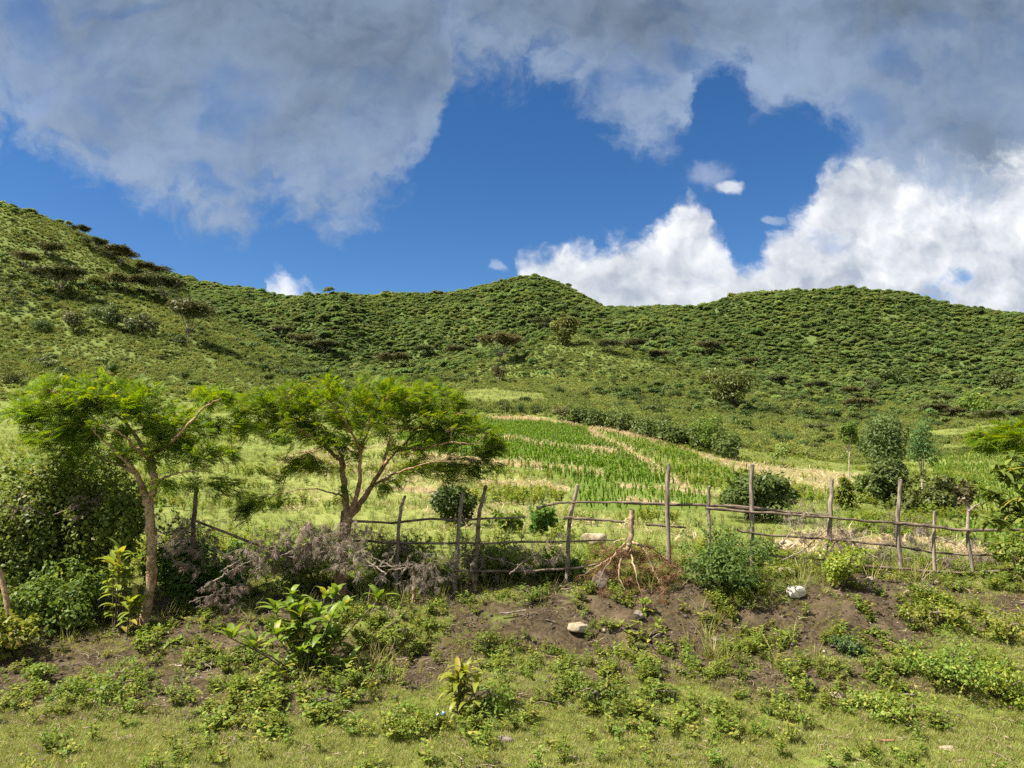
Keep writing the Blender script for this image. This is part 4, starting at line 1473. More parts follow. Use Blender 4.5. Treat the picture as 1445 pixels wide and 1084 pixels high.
leafy_plant('broad_leaved_plant', 'large lime green plant with long leaves in front of the dead brush', G(430, 945), stalks(28, .27, .10, .72, 13), .20, .066, M['lime'])
leafy_plant('broad_leaved_plant', 'lime plant with drooping leaves left of the ochre trunk, upper', GY_(168, 8.1), stalks(6, .08, .55, .95, 12), .21, .072, M['lime'])
leafy_plant('broad_leaved_plant', 'lime plant with drooping leaves beside the foot of the ochre trunk', GY_(186, 7.95), stalks(4, .07, .28, .42, 10), .20, .07, M['lime'])
leafy_plant('lance_leaved_plant', 'single plant with long hanging bright green leaves on the lower bank', G(650, 1012), stalks(6, .06, .18, .36, 11), .22, .05, M['lime'], bend=2.2)
leafy_plant('broad_leaved_plant', 'small bright leafy plant just below the dead tree branches', G(908, 868), stalks(4, .06, .08, .16, 8), .08, .035, M['lime'])
leafy_plant('broad_leaved_plant', 'lime plant in the weeds under the pale boulder on the bank', G(905, 905), stalks(9, .20, .08, .2, 8), .09, .035, M['lime'])
leafy_plant('broad_leaved_plant', 'yellowish plant in the dark weeds at the foot of the left thicket', G(210, 925), stalks(8, .18, .08, .2, 9), .08, .035, M['lime'])
leafy_plant('broad_leaved_plant', 'yellow green plant at the bank foot left of the lime plant', G(385, 968), stalks(5, .1, .06, .14, 8), .08, .032, M['lime'])

# clumps of weeds that stand out on the bank
for (px, py, rx, rz, n, m, lab) in [
    (690, 1002, .24, .13, 1100, 'weed', 'weed clump right of the plant with long hanging leaves'),
    (840, 998, .27, .13, 1200, 'weed', 'wide weed clump on the lower bank below the pale stone'),
    (1120, 1015, .16, .08, 500, 'weed', 'low weed clump on the verge under the bare soil'),
    (1340, 960, .42, .22, 2200, 'weed', 'largest weed clump at the right end of the bank'),
    (1415, 985, .30, .18, 1300, 'lime', 'yellow speckled weed clump right of the largest clump'),
    (1260, 1015, .28, .13, 1000, 'weed', 'brownish weed clump on the right verge with dead sticks'),
    (1200, 925, .18, .13, 800, 'euc', 'grey green weed clump on the bare soil at the right'),
    (560, 905, .30, .14, 1200, 'weed', 'weed clump under the short peeled stake'),
    (690, 920, .26, .13, 900, 'weed', 'weed clump on the bank below the two leaning posts'),
    (750, 850, .22, .14, 700, 'broad', 'dark weed clump at the foot of the fence'),
    (590, 1035, .26, .08, 900, 'weed', 'low fern like weed clump near the scrap of blue litter'),
    (930, 985, .2, .09, 650, 'weed', 'small weed clump in the middle of the lower bank'),
    (460, 1000, .22, .09, 700, 'weed', 'low weed clump below the large lime plant'),
    (150, 985, .30, .10, 900, 'weed', 'weed clump on the lower left bank'),
    (60, 960, .2, .12, 700, 'weed', 'weed clump near the left edge of the bank'),
    (1320, 880, .3, .14, 1000, 'weed', 'weed clump under the right fence posts'),
    (1420, 900, .3, .16, 1000, 'weed', 'weed clump at the right edge below the fence end')]:
    bush('weed_clump', lab, G(px, py), rx, rz, rz * .6, n, .034, M[m], 'weed', 'leafy weed clumps on the bank', lobes=16, stem_h=rz, lobe_r=(.2, .4))

# --- broad leaved tree at the right edge, close to the road
Yb = 7.6
bt = on_ground(*P(1492, 860, Yb)[:2])
root = thing('broad_leaved_tree', 'broad leaved tree reaching over the right end of the fence', 'tree', bt)
limbs = [(PL(Yb, (1492, 880), (1488, 800), (1484, 740), (1490, 660)), .05, .03), (PL(Yb, (1486, 765), (1455, 740), (1425, 725), (1400, 735)), .02, .006), (PL(Yb, (1486, 720), (1450, 690), (1415, 680)), .02, .006),
         (PL(Yb, (1488, 690), (1460, 660), (1430, 650)), .02, .006), (PL(Yb, (1486, 800), (1450, 765), (1430, 752)), .015, .005)]
att = pad_points([(1420, 668, 34, 20), (1410, 700, 36, 22), (1440, 720, 34, 26), (1405, 738, 26, 16), (1470, 680, 50, 60, .6), (1440, 650, 30, 16)], Yb, 46, 1.0)
mbw, paths = grow(limbs, att, .05)
mbl = MB()
for p in paths:
    k = 10
    s = R.uniform(.3, 1, k) * 4.99
    i = s.astype(int)
    b = p[i] + (p[i + 1] - p[i]) * (s - i)[:, None]
    a = R.random(k) * 6.28
    add_blades(mbl, b, np.stack([np.cos(a), np.sin(a), R.uniform(-.7, .5, k)], 1), (0, 0, 1), R.uniform(.10, .2, k), R.uniform(.04, .065, k), R.uniform(.3, 1.4, k), 4, fold=.12)
part('trunk', mbw, M['bark'], root, True)
part('crown', mbl, M['broad'], root, True)

# --- the stick fence
YF = 8.9
root = thing('stick_fence', 'rustic fence of grey wooden posts and thin crooked rails', 'fence', GY_(900, YF))
posts = [[(277, 688), (274, 730), (268, 800)], [(483, 722), (481, 770), (479, 830)], [(571, 700), (563, 740), (558, 830)], [(652, 697), (646, 760), (641, 845)], [(686, 685), (675, 740), (668, 850)],
         [(815, 684), (805, 730), (801, 780), (799, 838)], [(943, 655), (942, 700), (944, 810)], [(1001, 687), (1000, 730), (1003, 805)], [(1061, 655), (1060, 700), (1062, 805)], [(1174, 676), (1171, 730), (1169, 812)],
         [(1271, 678), (1267, 735), (1270, 790), (1275, 828)], [(1319, 721), (1318, 770), (1320, 826)], [(1360, 703), (1367, 720), (1365, 748), (1370, 790), (1376, 836)]]
for k, ln in enumerate(posts):
    mb = MB()
    q = [P(px, py, YF + R.uniform(-.03, .03)) for px, py in ln]
    q[-1][2] = min(q[-1][2], float(height(q[-1][0], q[-1][1]))) - .15
    n = 12
    p = smooth_path(q, n) + R.normal(0, .004, (n, 3))
    r0 = .027 if k not in (1, 2, 7, 11, 12) else .022
    add_tube(mb, p, np.linspace(r0 * .82, r0 * 1.1, n) * R.uniform(.93, 1.07, n), 9, R.random())
    top = p[0]
    mb.add(np.concatenate([mb.v[0][:9], top[None] + [[.004, 0, .012]]]), [[(j + 1) % 9, j, 9] for j in range(9)], .9)
    if k == 12:
        add_tube(mb, smooth_path(PL(YF, (1367, 722), (1374, 715), (1381, 712)), 5), [.015, .013, .011, .009, .008], 7)
    part('post', mb, M['post'] if k not in (0, 1, 4) else M['rail'], root, True)
rails = [[(497, 735), (560, 737), (605, 733), (652, 734), (690, 732), (742, 730)], [(757, 717), (785, 711), (812, 708), (850, 709), (905, 708)], [(880, 709), (938, 711), (1001, 713), (1061, 718)],
         [(996, 716), (1061, 722), (1120, 726), (1174, 731), (1230, 736), (1287, 738)], [(1020, 712), (1064, 717), (1110, 722), (1174, 728)], [(1262, 738), (1320, 744), (1365, 749), (1445, 748), (1500, 747)],
         [(496, 763), (560, 767), (645, 768), (672, 766), (740, 765), (803, 764), (868, 762)], [(795, 731), (840, 733), (882, 737)], [(912, 740), (943, 743), (968, 744)], [(1040, 748), (1061, 752), (1100, 756), (1174, 762), (1232, 768)],
         [(1228, 767), (1275, 773), (1319, 779), (1370, 783), (1418, 782)], [(640, 806), (720, 806), (803, 803), (842, 796)], [(1040, 781), (1065, 783), (1120, 787), (1178, 792)], [(1200, 799), (1275, 803), (1319, 807), (1376, 808), (1450, 802)],
         [(528, 843), (580, 846), (640, 845)], [(655, 842), (690, 838), (722, 835)]]
for k, ln in enumerate(rails):
    mb = MB()
    n = 18
    off_ = -.055 if k % 2 else .055
    q = smooth_path([P(px, py + R.normal(0, .5), YF + off_) for px, py in ln], n)
    q += R.normal(0, .004, (n, 3))
    r = R.uniform(.015, .021)
    add_tube(mb, q, np.linspace(r, r * .72, n) * R.uniform(.9, 1.1, n), 7, R.random())
    part('rail', mb, M['rail'], root, True)

# short peeled stakes and the stub trunk at the left edge
for nm, lab, ln, Y, r, m in [
    ('peeled_stake', 'short ochre peeled stake standing in front of the dead brush', [(582, 806), (584, 830), (581, 870)], 8.35, .020, 'peel'),
    ('tree_stub', 'thin ochre trunk with peeling bark at the left edge', [(-2, 800), (6, 830), (12, 870), (16, 905)], 7.9, .034, 'peel'),
    ('leaning_pole', 'dark bare pole leaning down from the thicket to the brush pile', [(268, 732), (320, 752), (385, 777), (440, 790)], 8.7, .018, 'rail'),
    ('fallen_stick', 'pale broken stick lying on the soil below the two leaning posts', [(742, 852), (722, 860), (706, 868)], 7.75, .010, 'twig'),
    ('fallen_stick', 'curved pale stick on the weeds at the bank foot, left', [(247, 938), (255, 944), (256, 955)], 7.2, .009, 'palebark'),
    ('fallen_stick', 'short thick stick lying on the left verge grass', [(392, 1028), (386, 1034), (382, 1042)], 5.85, .018, 'palebark'),
    ('fallen_stick', 'brown stick beside the largest weed clump on the right', [(1262, 992), (1278, 1004), (1292, 1016)], 6.2, .010, 'twig'),
    ('fallen_stick', 'short pale chip of wood standing in the right verge', [(1244, 1022), (1248, 1030), (1252, 1038)], 5.95, .016, 'palebark'),
    ('fallen_stick', 'dark broken stick on the right verge near the road', [(1240, 1052), (1255, 1058), (1262, 1064)], 5.5, .010, 'redtwig'),
    ('fallen_stick', 'pale twig standing on the bare soil below the leafy shrub', [(1098, 890), (1094, 900), (1092, 910)], 7.4, .011, 'palebark'),
    ('fallen_stick', 'thin twig leaning on the soil right of the leafy shrub', [(1035, 878), (1045, 890), (1058, 902)], 7.5, .006, 'twig'),
    ('fallen_stick', 'thin stick on the soil under the fence left of the yellow stone', [(770, 895), (771, 880), (782, 876)], 7.7, .007, 'twig'),
    ('fallen_stick', 'pale chip of wood on the bank beside the grey green weed clump', [(1162, 922), (1164, 930), (1163, 936)], 7.1, .012, 'palebark')]:
    mb = MB()
    q = [P(px, py, Y) for px, py in ln]
    if nm == 'fallen_stick':
        for v in q:
            v[2] = float(height(v[0], v[1])) + r * .9 + (.05 if 'standing' in lab or 'leaning' in lab else .012)
    elif nm != 'leaning_pole':
        q[-1][2] = min(q[-1][2], float(height(q[-1][0], q[-1][1]))) - .05
    p = smooth_path(q, 9)
    p += R.normal(0, r * .15, p.shape)
    add_tube(mb, p, np.linspace(r * .8, r, 9), 7, R.random())
    o = obj(nm, mb.mesh(nm, M[m], True))
    tag(o, lab, 'stick' if nm != 'tree_stub' else 'tree', 'sticks lying on the bank' if nm == 'fallen_stick' else None)


# --- dead grey thorn branches heaped along the fence
def dead_branch(leafmat, woodmat, length=1.3, nt=62, fl=.10):
    p = smooth_path([(-length / 2, 0, -.02), (-length * .15, R.normal(0, .06), .10), (length * .25, R.normal(0, .1), .20), (length / 2, R.normal(0, .15), .14)], 10)
    att = np.stack([R.uniform(-length * .25, length * .62, nt), R.normal(0, .20, nt), R.uniform(-.12, .42, nt)], 1)
    mb, paths = grow([(p, .015, .006)], att, .001, .0042, .16, 5)
    mbl = MB()
    B, D = [], []
    for q in paths:
        k = 6
        s = R.uniform(.15, 1, k) * 4.99
        i = s.astype(int)
        B.append(q[i] + (q[i + 1] - q[i]) * (s - i)[:, None])
        D.append(unit(unit(q[-1] - q[-2]) * .6 + R.normal(0, .5, (k, 3)) + [0, 0, -.5]))
    B, D = np.concatenate(B), np.concatenate(D)
    add_fronds(mbl, B, D, np.array([0, 0, 1.0]) + R.normal(0, .5, (len(B), 3)), fl * R.uniform(.6, 1.3, len(B)), 7, .30, .30, .35, gap=.1)
    return mb, mbl


def put(root, px, py, Y, rz, tilt, s):
    root.location = P(px, py, Y)
    root.rotation_euler = (R.normal(0, .25), -tilt, rz)
    root.scale = (s, s, s)


dead = []
for k in range(4):
    mw, ml = dead_branch(None, None, R.uniform(1.1, 1.5))
    rt = thing('dead_thorn_branch', '', 'branch', (0, 0, 0), 0, 'dead grey branches heaped along the fence')
    part('branch', mw, M['twig'], rt, True, world=False)
    part('dead_leaves', ml, M['grey'], rt, world=False)
    dead.append(rt)
spec = [(110, 722, 8.5, .2, .1, .55, 'dead grey branch lying over the top of the left thicket'), (40, 722, 8.5, 2.8, .1, .5, 'dead grey twigs on the thicket at the left edge'),
        (245, 775, 8.2, 1.2, -.8, .8, 'dead grey branch hanging beside the ochre acacia trunk'), (290, 770, 8.5, 2.6, .2, .8, 'dead grey branch under the leaning dark pole'),
        (340, 815, 8.3, .15, .25, 1.0, 'long dead branch rising from the soil behind the lime plant'), (400, 795, 8.45, .1, .15, 1.0, 'dead grey branch left of the brown acacia trunk, on the pile'),
        (455, 785, 8.5, .3, .1, .9, 'dead grey branch against the brown acacia trunk'), (500, 790, 8.45, 2.9, .1, .9, 'dead grey branch just right of the brown acacia trunk'),
        (600, 810, 8.5, .1, -.15, .9, 'dead grey branch right of the short peeled stake'),
        (700, 800, 9.05, 2.9, .1, .9, 'dead grey branch behind the fence right of the leaning posts'),
        (755, 795, 8.6, .3, .3, .7, 'pale grey feathery branch hanging on the low rail'),
        (560, 780, 9.0, 3.0, .05, .8, 'dead grey branch caught on the middle rail'), (1125, 745, 8.7, .5, .5, .6, 'grey feathery twig hanging on the top rail at the right'),
        (1150, 778, 8.9, .2, .2, .8, 'dead grey branch under the rails right of the tall post'), (1195, 770, 9.2, 2.4, .3, .8, 'dead grey branch leaning on the fence left of the thick post'),
        (1250, 790, 9.1, .2, .1, .8, 'dead grey branch behind the thick fence post'), (1300, 760, 10.5, 2.8, .1, .9, 'heap of dead grey twigs behind the slim pale post'),
        (1345, 795, 9.2, .1, .1, .8, 'dead grey branch at the foot of the forked post'),
        (300, 850, 8.0, 1.0, -.2, .6, 'dead grey twigs low on the soil right of the ochre trunk'),
        (375, 790, 8.15, .25, .2, .9, 'pale feathery dead branch on the near side of the pile, left of the forked acacia'), (505, 800, 8.1, 2.7, .1, .8, 'pale feathery dead branch hanging over the lime plant'),
        (560, 812, 8.2, .1, -.3, .75, 'pale feathery dead branch hanging beside the short peeled stake'), (445, 775, 8.2, .2, .15, .8, 'pale feathery dead branch in front of the forked acacia trunk')]
for k, (px, py, Y, rz, tl, s, lab) in enumerate(spec):
    rt = dead[k] if k < 4 else dup(dead[k % 4], (0, 0, 0), 0, 1, lab)
    rt['label'] = lab
    put(rt, px, py, Y, rz, tl, s * .86)

M['deadwood'] = bark_mat('pale_dead_wood', (.17, .115, .07), (.40, .295, .19), 30)
# --- the uprooted dead tree hung upside down on the fence
Yd = 8.45
bd = on_ground(*P(900, 845, Yd)[:2])
limbs = [(PL(Yd - .12, (892, 719), (891, 740), (889, 765), (886, 775)), .034, .028), (PL(Yd, (887, 770), (876, 780, -.05), (862, 788, -.1), (846, 797, -.15), (820, 812, -.1)), .018, .007),
         (PL(Yd, (886, 772), (876, 792, -.15), (874, 812, -.25), (882, 835, -.3), (888, 850, -.3)), .014, .005), (PL(Yd, (890, 765), (907, 772, -.1), (918, 795, -.2), (928, 815, -.3), (942, 838, -.35)), .018, .007),
         (PL(Yd, (905, 772, -.1), (922, 775, -.05), (940, 790), (965, 812)), .013, .005), (PL(Yd, (888, 772), (895, 800, -.3), (902, 830, -.4), (925, 870, -.4)), .012, .005),
         (PL(Yd, (889, 760), (870, 765, .1), (850, 785, .1), (838, 800, .1)), .010, .004), (PL(Yd, (889, 765), (872, 775, -.1), (856, 800, -.25), (842, 822, -.3)), .012, .005), (PL(Yd, (891, 735), (880, 742), (868, 750)), .007, .003)]
att = pad_points([(890, 800, 56, 30), (850, 815, 36, 24), (938, 822, 42, 34, 1, -.15), (900, 852, 54, 26, 1, -.35), (945, 866, 28, 22, 1, -.5), (865, 850, 34, 22, 1, -.35), (870, 780, 40, 16), (900, 780, 46, 18, .7)], Yd, 270, .7)
mbw, paths = grow(limbs, att, .03, .0036, .18, 7, 1)
root = thing('dead_tree', 'uprooted dead tree hung head down on the fence with red brown twigs', 'tree', bd)
mbl = MB()
for p in paths:
    k = 13
    s = R.uniform(.2, 1, k) * 4.99
    i = s.astype(int)
    b = p[i] + (p[i + 1] - p[i]) * (s - i)[:, None]
    add_fronds(mbl, b, unit(R.normal(0, 1, (k, 3)) + [0, 0, -.5]), rnd_dirs(k), R.uniform(.05, .10, k), 5, .3, .25, .3)
part('branches', mbw, [M['deadwood'], M['redtwig']], root, True)
part('dead_leaves', mbl, M['brownleaf'], root)


# --- stones
def stone(label, base, dims, mat, seed, rot=0, sink=.3, group='stones on the bank and behind the fence'):
    rng = np.random.default_rng(seed)
    import bmesh
    bm = bmesh.new()
    bmesh.ops.create_icosphere(bm, subdivisions=4, radius=1)
    V = np.array([v.co[:] for v in bm.verts])
    for _ in range(9):                       # broken faces
        d = unit(rng.normal(size=3))
        c = rng.uniform(.45, .8)
        q = V @ d
        V = V - np.outer(np.maximum(q - c, 0) * .9, d)
    V *= 1 + .26 * (fbm(V[:, 0] * 2.5 + seed, V[:, 1] * 2.5 + V[:, 2] * 1.7, seed, 4) - .5)[:, None]
    for v, cco in zip(bm.verts, V):
        v.co = cco * np.array(dims)
    me = bpy.data.meshes.new('stone')
    bm.to_mesh(me)
    bm.free()
    me.materials.append(mat)
    for f_ in me.polygons:
        f_.use_smooth = True
    o = obj('stone', me, None, base + np.array([0, 0, dims[2] * (1 - 2 * sink)]), rot)
    tag(o, label, 'stone', group)


M['palestone'] = rock_mat('pale_stone', (.24, .185, .115), (.39, .315, .21), (.16, .12, .08))
M['whitestone'] = rock_mat('white_stone', (.30, .26, .20), (.52, .47, .38), (.13, .105, .08))
M['greystone'] = rock_mat('grey_stone', (.105, .082, .062), (.215, .172, .135), (.09, .072, .058))
stone('pale flat topped boulder behind the fence rail near the dead tree', GY_(838, 11.2) + [0, 0, .05], (.20, .16, .14), M['palestone'], 1, .2, .15)
stone('brown grey boulder under the dead tree branches', GY_(852, 8.5), (.15, .12, .20), M['greystone'], 2, .5, .25)
stone('yellowish angular stone lying on the bare soil under the fence', G(817, 893), (.125, .08, .075), M['palestone'], 3, .3, .25)
stone('white blotched stone on the bank right of the leafy shrub', G(1120, 842), (.125, .08, .075), M['whitestone'], 4, -.3, .2)
stone('grey boulder behind the white blotched stone', GY_(1105, 8.5), (.12, .10, .09), M['greystone'], 5, .1, .2)
stone('flat grey stone half buried in the weeds at the left', G(293, 940), (.115, .09, .055), M['greystone'], 6, .4, .3)
stone('pale boulder behind the rails right of the tall post', GY_(1106, 11.0), (.16, .12, .11), M['palestone'], 7, .0, .3)
stone('small pale stone left of the pale boulder behind the fence', GY_(792, 10.8), (.05, .05, .09), M['palestone'], 8, .3, .2)
stone('long pale stone on the grass of the right verge', G(1180, 985), (.055, .04, .03), M['palestone'], 9, -.5, .25)
stone('grey stone lying beside the low weeds in the middle of the verge', G(712, 1048), (.07, .05, .03), M['greystone'], 10, .2, .3)
stone('brown stone at the bottom edge of the left verge', G(305, 1080), (.06, .05, .035), M['greystone'], 11, .6, .3)
stone('small pale stone on the bare soil below the thick fence post', G(1228, 822), (.06, .045, .045), M['palestone'], 12, .2, .25)
stone('small grey stone at the foot of the thick fence post', G(1281, 838), (.045, .04, .035), M['palestone'], 13, .2, .25)
stone('dull stone on the soil right of the small bright leafy plant', G(1012, 905), (.06, .045, .035), M['greystone'], 14, .2, .3)
stone('small tan stone on the soil left of the dead tree twigs', G(852, 892), (.028, .022, .02), M['palestone'], 15, .2, .25)
stone('flat stone among dry bits at the right bottom verge', G(1335, 1058), (.075, .04, .022), M['palestone'], 16, -.1, .3)
stone('grey stone half hidden in weeds right of the yellow stone', G(902, 873), (.07, .06, .055), M['greystone'], 17, .1, .3)

# a scrap of blue and white wrapper in the weeds
m, t = new_mat('litter_wrapper')
tc = t.new('ShaderNodeTexCoord')
pz = t.new('ShaderNodeBsdfPrincipled')
t.put(pz.inputs['Base Color'], t.mix(t.ramp(t.noise(tc.outputs['Object'], 40, 1), .48, .52), (.08, .30, .72), (.75, .78, .82)))
pz.inputs['Roughness'].default_value = .35
finish(t, pz.outputs[0])
mb = MB()
gx_, gy_ = np.meshgrid(np.linspace(-1, 1, 7), np.linspace(-1, 1, 7))
zz = R.normal(0, .35, gx_.shape)
mb.add(np.stack([gx_ * .035, gy_ * .022 + zz * .01, .035 + zz * .022], -1).reshape(-1, 3), [[r * 7 + c, r * 7 + c + 1, r * 7 + c + 8, r * 7 + c + 7] for r in range(6) for c in range(6)])
o = obj('litter_wrapper', mb.mesh('litter_wrapper', m), None, G(622, 1020) + np.array([0, 0, .03]), .4)
tag(o, 'crumpled scrap of blue and white plastic lying in the weeds', 'litter')
# ------------------------------------------------------------------ trees and bushes one can tell apart on the slopes
def far_spot(px, py):
    return ground_at(px, py, 30)


def umbrella_proto(seed):
    rng = np.random.default_rng(seed)
    root = thing('umbrella_acacia', '', 'tree', (0, 0, 0), 0, 'umbrella acacias on the slopes')
    mbw, mbl = MB(), MB()
    # unit tree: crown radius 1, height 1
    nb = rng.integers(5, 8)
    add_tube(mbw, [(0, 0, -.25), (rng.normal(0, .02), 0, .15), (rng.normal(0, .04), 0, .34)], [.034, .028, .024], 6)
    for k in range(nb):
        a = k / nb * 6.28 + rng.normal(0, .3)
        r = rng.uniform(.45, .8)
        e = np.array([math.cos(a) * r, math.sin(a) * r, rng.uniform(.74, .90)])
        add_tube(mbw, smooth_path([(0, 0, rng.uniform(.2, .34)), e * [.4, .4, .62], e * [.8, .8, .93], e], 7), np.linspace(.019, .006, 7), 5)
        for j in range(4):
            f = e + rng.normal(0, .2, 3) * [1, 1, .25]
            add_tube(mbw, smooth_path([e * [.6, .6, .8], f], 3), [.007, .005, .003], 4)
    for k in range(14):
        a, r = rng.random() * 6.28, rng.random() ** .5 * .72
        c = np.array([math.cos(a) * r, math.sin(a) * r, .90 - .10 * r * r + rng.normal(0, .05)])
        n = 180
        d = rng.normal(size=(n, 3)) * .5
        R_ = rng.uniform(.22, .40)
        d = d / np.maximum(1, np.linalg.norm(d, axis=1, keepdims=True))
        p = c + d * [R_, R_, R_ * .42]
        dr = rng.normal(size=(n, 3)) * [1, 1, .35]
        add_leaves(mbl, p, dr, np.array([0, 0, 1.0]) + rng.normal(0, .4, (n, 3)), rng.uniform(.08, .19, n), .06, .05, .1)
    part('trunk', mbw, M['trunkgrey'], root, world=False)
    part('crown', mbl, M['umbrella'], root, world=False)
    return root


M['trunkgrey'] = bark_mat('grey_trunks', (.13, .11, .09), (.30, .26, .21), 12)
um = [umbrella_proto(s) for s in (3, 5, 8, 13)]
US = [(84, 418, 88, 36, 'umbrella acacia with a forked pale trunk, highest of the clear ones on the left hill'), (178, 414, 64, 24, 'dark umbrella acacia, left one of the touching pair on the left hill'),
      (232, 428, 68, 34, 'dark umbrella acacia, right one of the touching pair on the left hill'), (266, 486, 74, 54, 'lone umbrella acacia with tall pale stems on the open left slope'),
      (114, 336, 34, 16, 'umbrella acacia standing out on the left skyline'), (170, 376, 60, 24, 'brownish umbrella acacia just under the left skyline'), (70, 365, 46, 20, 'umbrella acacia among bushes high on the left hill'),
      (35, 380, 44, 22, 'umbrella acacia near the left picture edge high on the hill'), (135, 356, 44, 18, 'umbrella acacia between the skyline tree and the brownish one'), (215, 395, 52, 20, 'umbrella acacia above the touching pair on the left hill'),
      (425, 494, 46, 20, 'dark umbrella acacia in the valley behind the left hill foot'), (458, 503, 50, 20, 'umbrella acacia on the valley floor above the broad acacia crown'), (395, 478, 36, 16, 'umbrella acacia where the left hill meets the forest'),
      (553, 525, 50, 24, 'wide dark umbrella acacia on the edge of the valley forest'), (600, 506, 32, 16, 'small umbrella acacia in the valley forest, left of two alike'), (641, 508, 36, 18, 'small umbrella acacia in the valley forest, right of two alike'),
      (706, 514, 78, 38, 'large umbrella acacia with pale stems on the left side of the spur'), (766, 468, 34, 18, 'umbrella acacia on the spur crest beside the round pale tree'), (862, 500, 40, 18, 'umbrella acacia right of the spur crest'),
      (897, 498, 44, 18, 'umbrella acacia on the right shoulder of the spur'), (930, 510, 40, 14, 'umbrella acacia below the right shoulder of the spur'), (1000, 502, 46, 18, 'umbrella acacia at the forest edge above the big dark tree'),
      (1056, 520, 34, 14, 'umbrella acacia above and right of the big dark tree'), (1098, 545, 40, 14, 'umbrella acacia at the foot of the right hill, leftmost in its row'), (1155, 556, 46, 16, 'umbrella acacia at the foot of the right hill, middle of its row'),
      (1203, 564, 44, 16, 'umbrella acacia at the foot of the right hill beside a dark bush'), (1216, 582, 48, 18, 'umbrella acacia behind the crown of the big eucalyptus'), (1318, 590, 50, 18, 'flat umbrella acacia with a thin pale stem on the right meadow edge'),
      (1332, 576, 44, 18, 'umbrella acacia behind the flat one on the right meadow edge'), (1412, 604, 76, 24, 'widest umbrella acacia with a forked pale stem at the right edge'), (1356, 592, 46, 16, 'umbrella acacia left of the widest one at the right'),
      (1155, 612, 42, 14, 'low dark umbrella acacia in the shrubs left of the slender tree'), (1010, 546, 44, 16, 'brownish umbrella acacia left of the big dark tree')]
for k, (px, py, w, h, lab) in enumerate(US):
    b = far_spot(px, py)
    s = b[1] / F
    rt = um[k] if k < 4 else dup(um[k % 4], (0, 0, 0), 0, 1, lab)
    rt['label'] = lab
    rt.location = b - np.array([0, 0, .3])
    rt.rotation_euler = (0, 0, R.random() * 6.28)
    rt.scale = (w * s / 2, w * s / 2, h * s * 1.12)


def round_tree(name, label, px, py, w, h, mat, stem, wood='palebark', lobes=12, n=1500, group=None, fork=1, cat='tree', leaf=.09):
    """w, h of the crown and stem height given as they look from the road; turned to metres by distance"""
    b = far_spot(px, py)
    s = b[1] / F
    root = thing(name, label, cat, b - np.array([0, 0, .15]), R.random() * 6.28, group)
    W_, H_, S_ = w * s * .58, h * s * .56, stem * s
    mbl, mbw = MB(), MB()
    crown(mbl, n, W_, H_, S_ + H_, lobes, leaf * W_ * 2, .5, lobe_r=(.26, .42), inner=.3, low=True)
    for k in range(fork):
        o_ = R.normal(0, .12 * W_, 2)
        add_tube(mbw, smooth_path([(o_[0] * .3, o_[1] * .3, -.3), (o_[0], o_[1], S_ * .6), (o_[0] * 2, o_[1] * 2, S_ + H_ * .5)], 7), np.linspace(.03, .014, 7) * (S_ + H_) * .55, 6)
    for k in range(7):
        a = R.random() * 6.28
        e = np.array([math.cos(a) * W_ * .55, math.sin(a) * W_ * .55, S_ + H_ * R.uniform(.5, 1.4)])
        add_tube(mbw, smooth_path([(0, 0, S_ * R.uniform(.75, 1)), e * [.4, .4, .8], e], 5), np.linspace(.012, .004, 5) * (S_ + H_) * .5, 4)
    part('crown', mbl, M[mat], root, world=False)
    part('trunk', mbw, M[wood], root, world=False)
    return root


round_tree('round_tree', 'pale round crowned tree standing out on the spur crest', 798, 487, 46, 32, 'shrub', 6, n=1800)
round_tree('small_tree', 'tiny dark tree right of the spur crest', 838, 484, 12, 14, 'dkshrub', 2, n=500)
round_tree('small_tree', 'dark round tree with a pale stem on the spur foot', 702, 540, 24, 26, 'umbrella', 5, n=900)
round_tree('small_tree', 'small dark bushy tree on the open right side of the spur', 866, 545, 14, 16, 'dkshrub', 1, n=500)
round_tree('large_tree', 'big dark leafy tree below the right end of the spur', 1036, 576, 74, 50, 'dkshrub', 6, n=3600, lobes=22, leaf=.055)
round_tree('small_tree', 'green tree with a thin pale stem at the lower edge of the shrubs', 1001, 640, 46, 44, 'broad', 14, n=2000, lobes=16, leaf=.07)
round_tree('small_tree', 'small pale stemmed tree above the dry tan patch', 1104, 660, 28, 24, 'shrub', 12, n=1100, lobes=12)
round_tree('small_tree', 'little flat crowned tree with a pale stem above the maize', 790, 600, 24, 16, 'umbrella', 16, n=700)
round_tree('large_tree', 'spreading tree with a dark trunk on the meadow at the right', 1381, 594, 46, 32, 'broad', 8, 'bark', n=1600, lobes=14)
round_tree('large_tree', 'wide dark tree at the foot of the right hill near the picture edge', 1420, 552, 40, 22, 'dkshrub', 4, n=1400, lobes=14)
round_tree('slender_tree', 'slender tree with a long bare pale trunk beside the dry patch', 1197, 676, 34, 32, 'broad', 50, lobes=9, n=1500, leaf=.10)
round_tree('eucalyptus_tree', 'tall grey green eucalyptus with clumped crown, largest behind the fence', 1258, 705, 78, 96, 'euc', 26, lobes=14, n=4200, leaf=.06)
round_tree('eucalyptus_tree', 'thin eucalyptus with a forked white stem right of the big one', 1302, 702, 48, 80, 'euc', 38, lobes=12, n=1700, fork=2, leaf=.07)
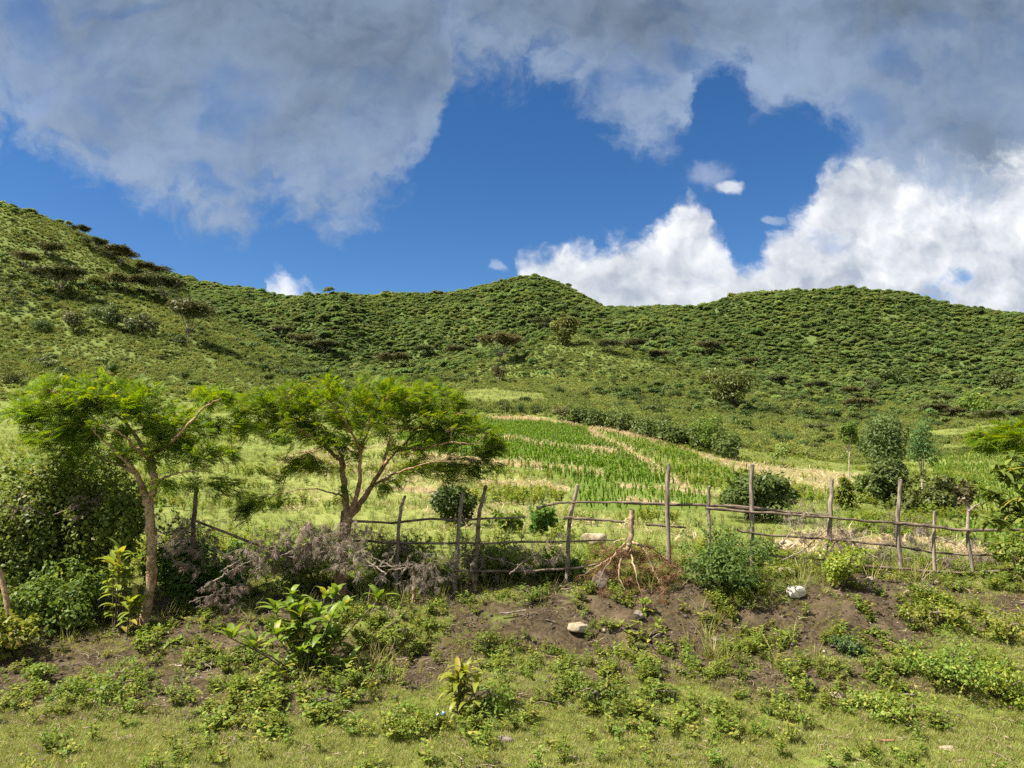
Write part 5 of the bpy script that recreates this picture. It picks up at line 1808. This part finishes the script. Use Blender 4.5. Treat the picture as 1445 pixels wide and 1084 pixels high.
for (px, py, w, h, m, lab) in [(712, 584, 20, 20, 'dkshrub', 'dark round bush above the maize, leftmost of the three in a row'), (735, 586, 18, 16, 'dkshrub', 'dark round bush above the maize, middle of the three in a row'),
                               (757, 586, 20, 14, 'dkshrub', 'dark round bush above the maize, rightmost of the three in a row'), (188, 470, 54, 28, 'umbrella', 'brownish dome shaped bush on the left hill'),
                               (150, 462, 44, 36, 'dkshrub', 'dark green bush clump beside the brownish dome bush'), (100, 470, 40, 26, 'umbrella', 'brownish bush lower left of the dark clump on the left hill'),
                               (60, 470, 34, 20, 'dkshrub', 'dark bush near the left edge of the left hill'), (15, 545, 34, 26, 'dkshrub', 'dark bush behind the left end of the acacia crown'),
                               (130, 405, 40, 20, 'shrub', 'pale bush right of the highest clear umbrella acacia'), (288, 600, 18, 18, 'dkshrub', 'small dark bush between the two feathery acacias'),
                               (1265, 545, 40, 26, 'dkshrub', 'dark bush at the foot of the right hill behind the eucalyptus'), (1232, 552, 26, 18, 'umbrella', 'brownish bush left of the dark bush below the right hill'),
                               (1140, 590, 26, 16, 'dkshrub', 'dark low bush in the shrubs above the dry tan patch'), (968, 655, 14, 8, 'umbrella', 'small dark bush alone on the dry strip')]:
    round_tree('hillside_bush', lab, px, py, w, h, m, 1, 'bark', group='bushes that stand out on the slopes', n=1100, lobes=12, cat='bush', leaf=.075)

# the dark hedge that closes the maize field at the top
root = thing('field_hedge', 'dark uneven hedge along the upper right edge of the maize field', 'hedge', far_spot(880, 610))
mbl, mbw = MB(), MB()
line = [(800, 598), (830, 603), (860, 607), (890, 612), (915, 620), (945, 628), (975, 634), (1010, 642), (1030, 650)]
for k in range(46):
    s = k / 45 * (len(line) - 1.001)
    i = int(s)
    px = line[i][0] + (line[i + 1][0] - line[i][0]) * (s - i) + R.normal(0, 2)
    py = line[i][1] + (line[i + 1][1] - line[i][1]) * (s - i)
    b = far_spot(px, py - 1) - np.array(root.location)
    q = MB()
    rx = R.uniform(.9, 1.5)
    crown(q, 420, rx, R.uniform(.9, 1.4), .95, 9, .34, .5, low=True)
    for V_, F_, T_ in zip(q.v, q.f, q.t):
        mbl.add(V_ + b, F_.reshape(-1, 4), T_)
part('foliage', mbl, M['dkshrub'], root, world=False)
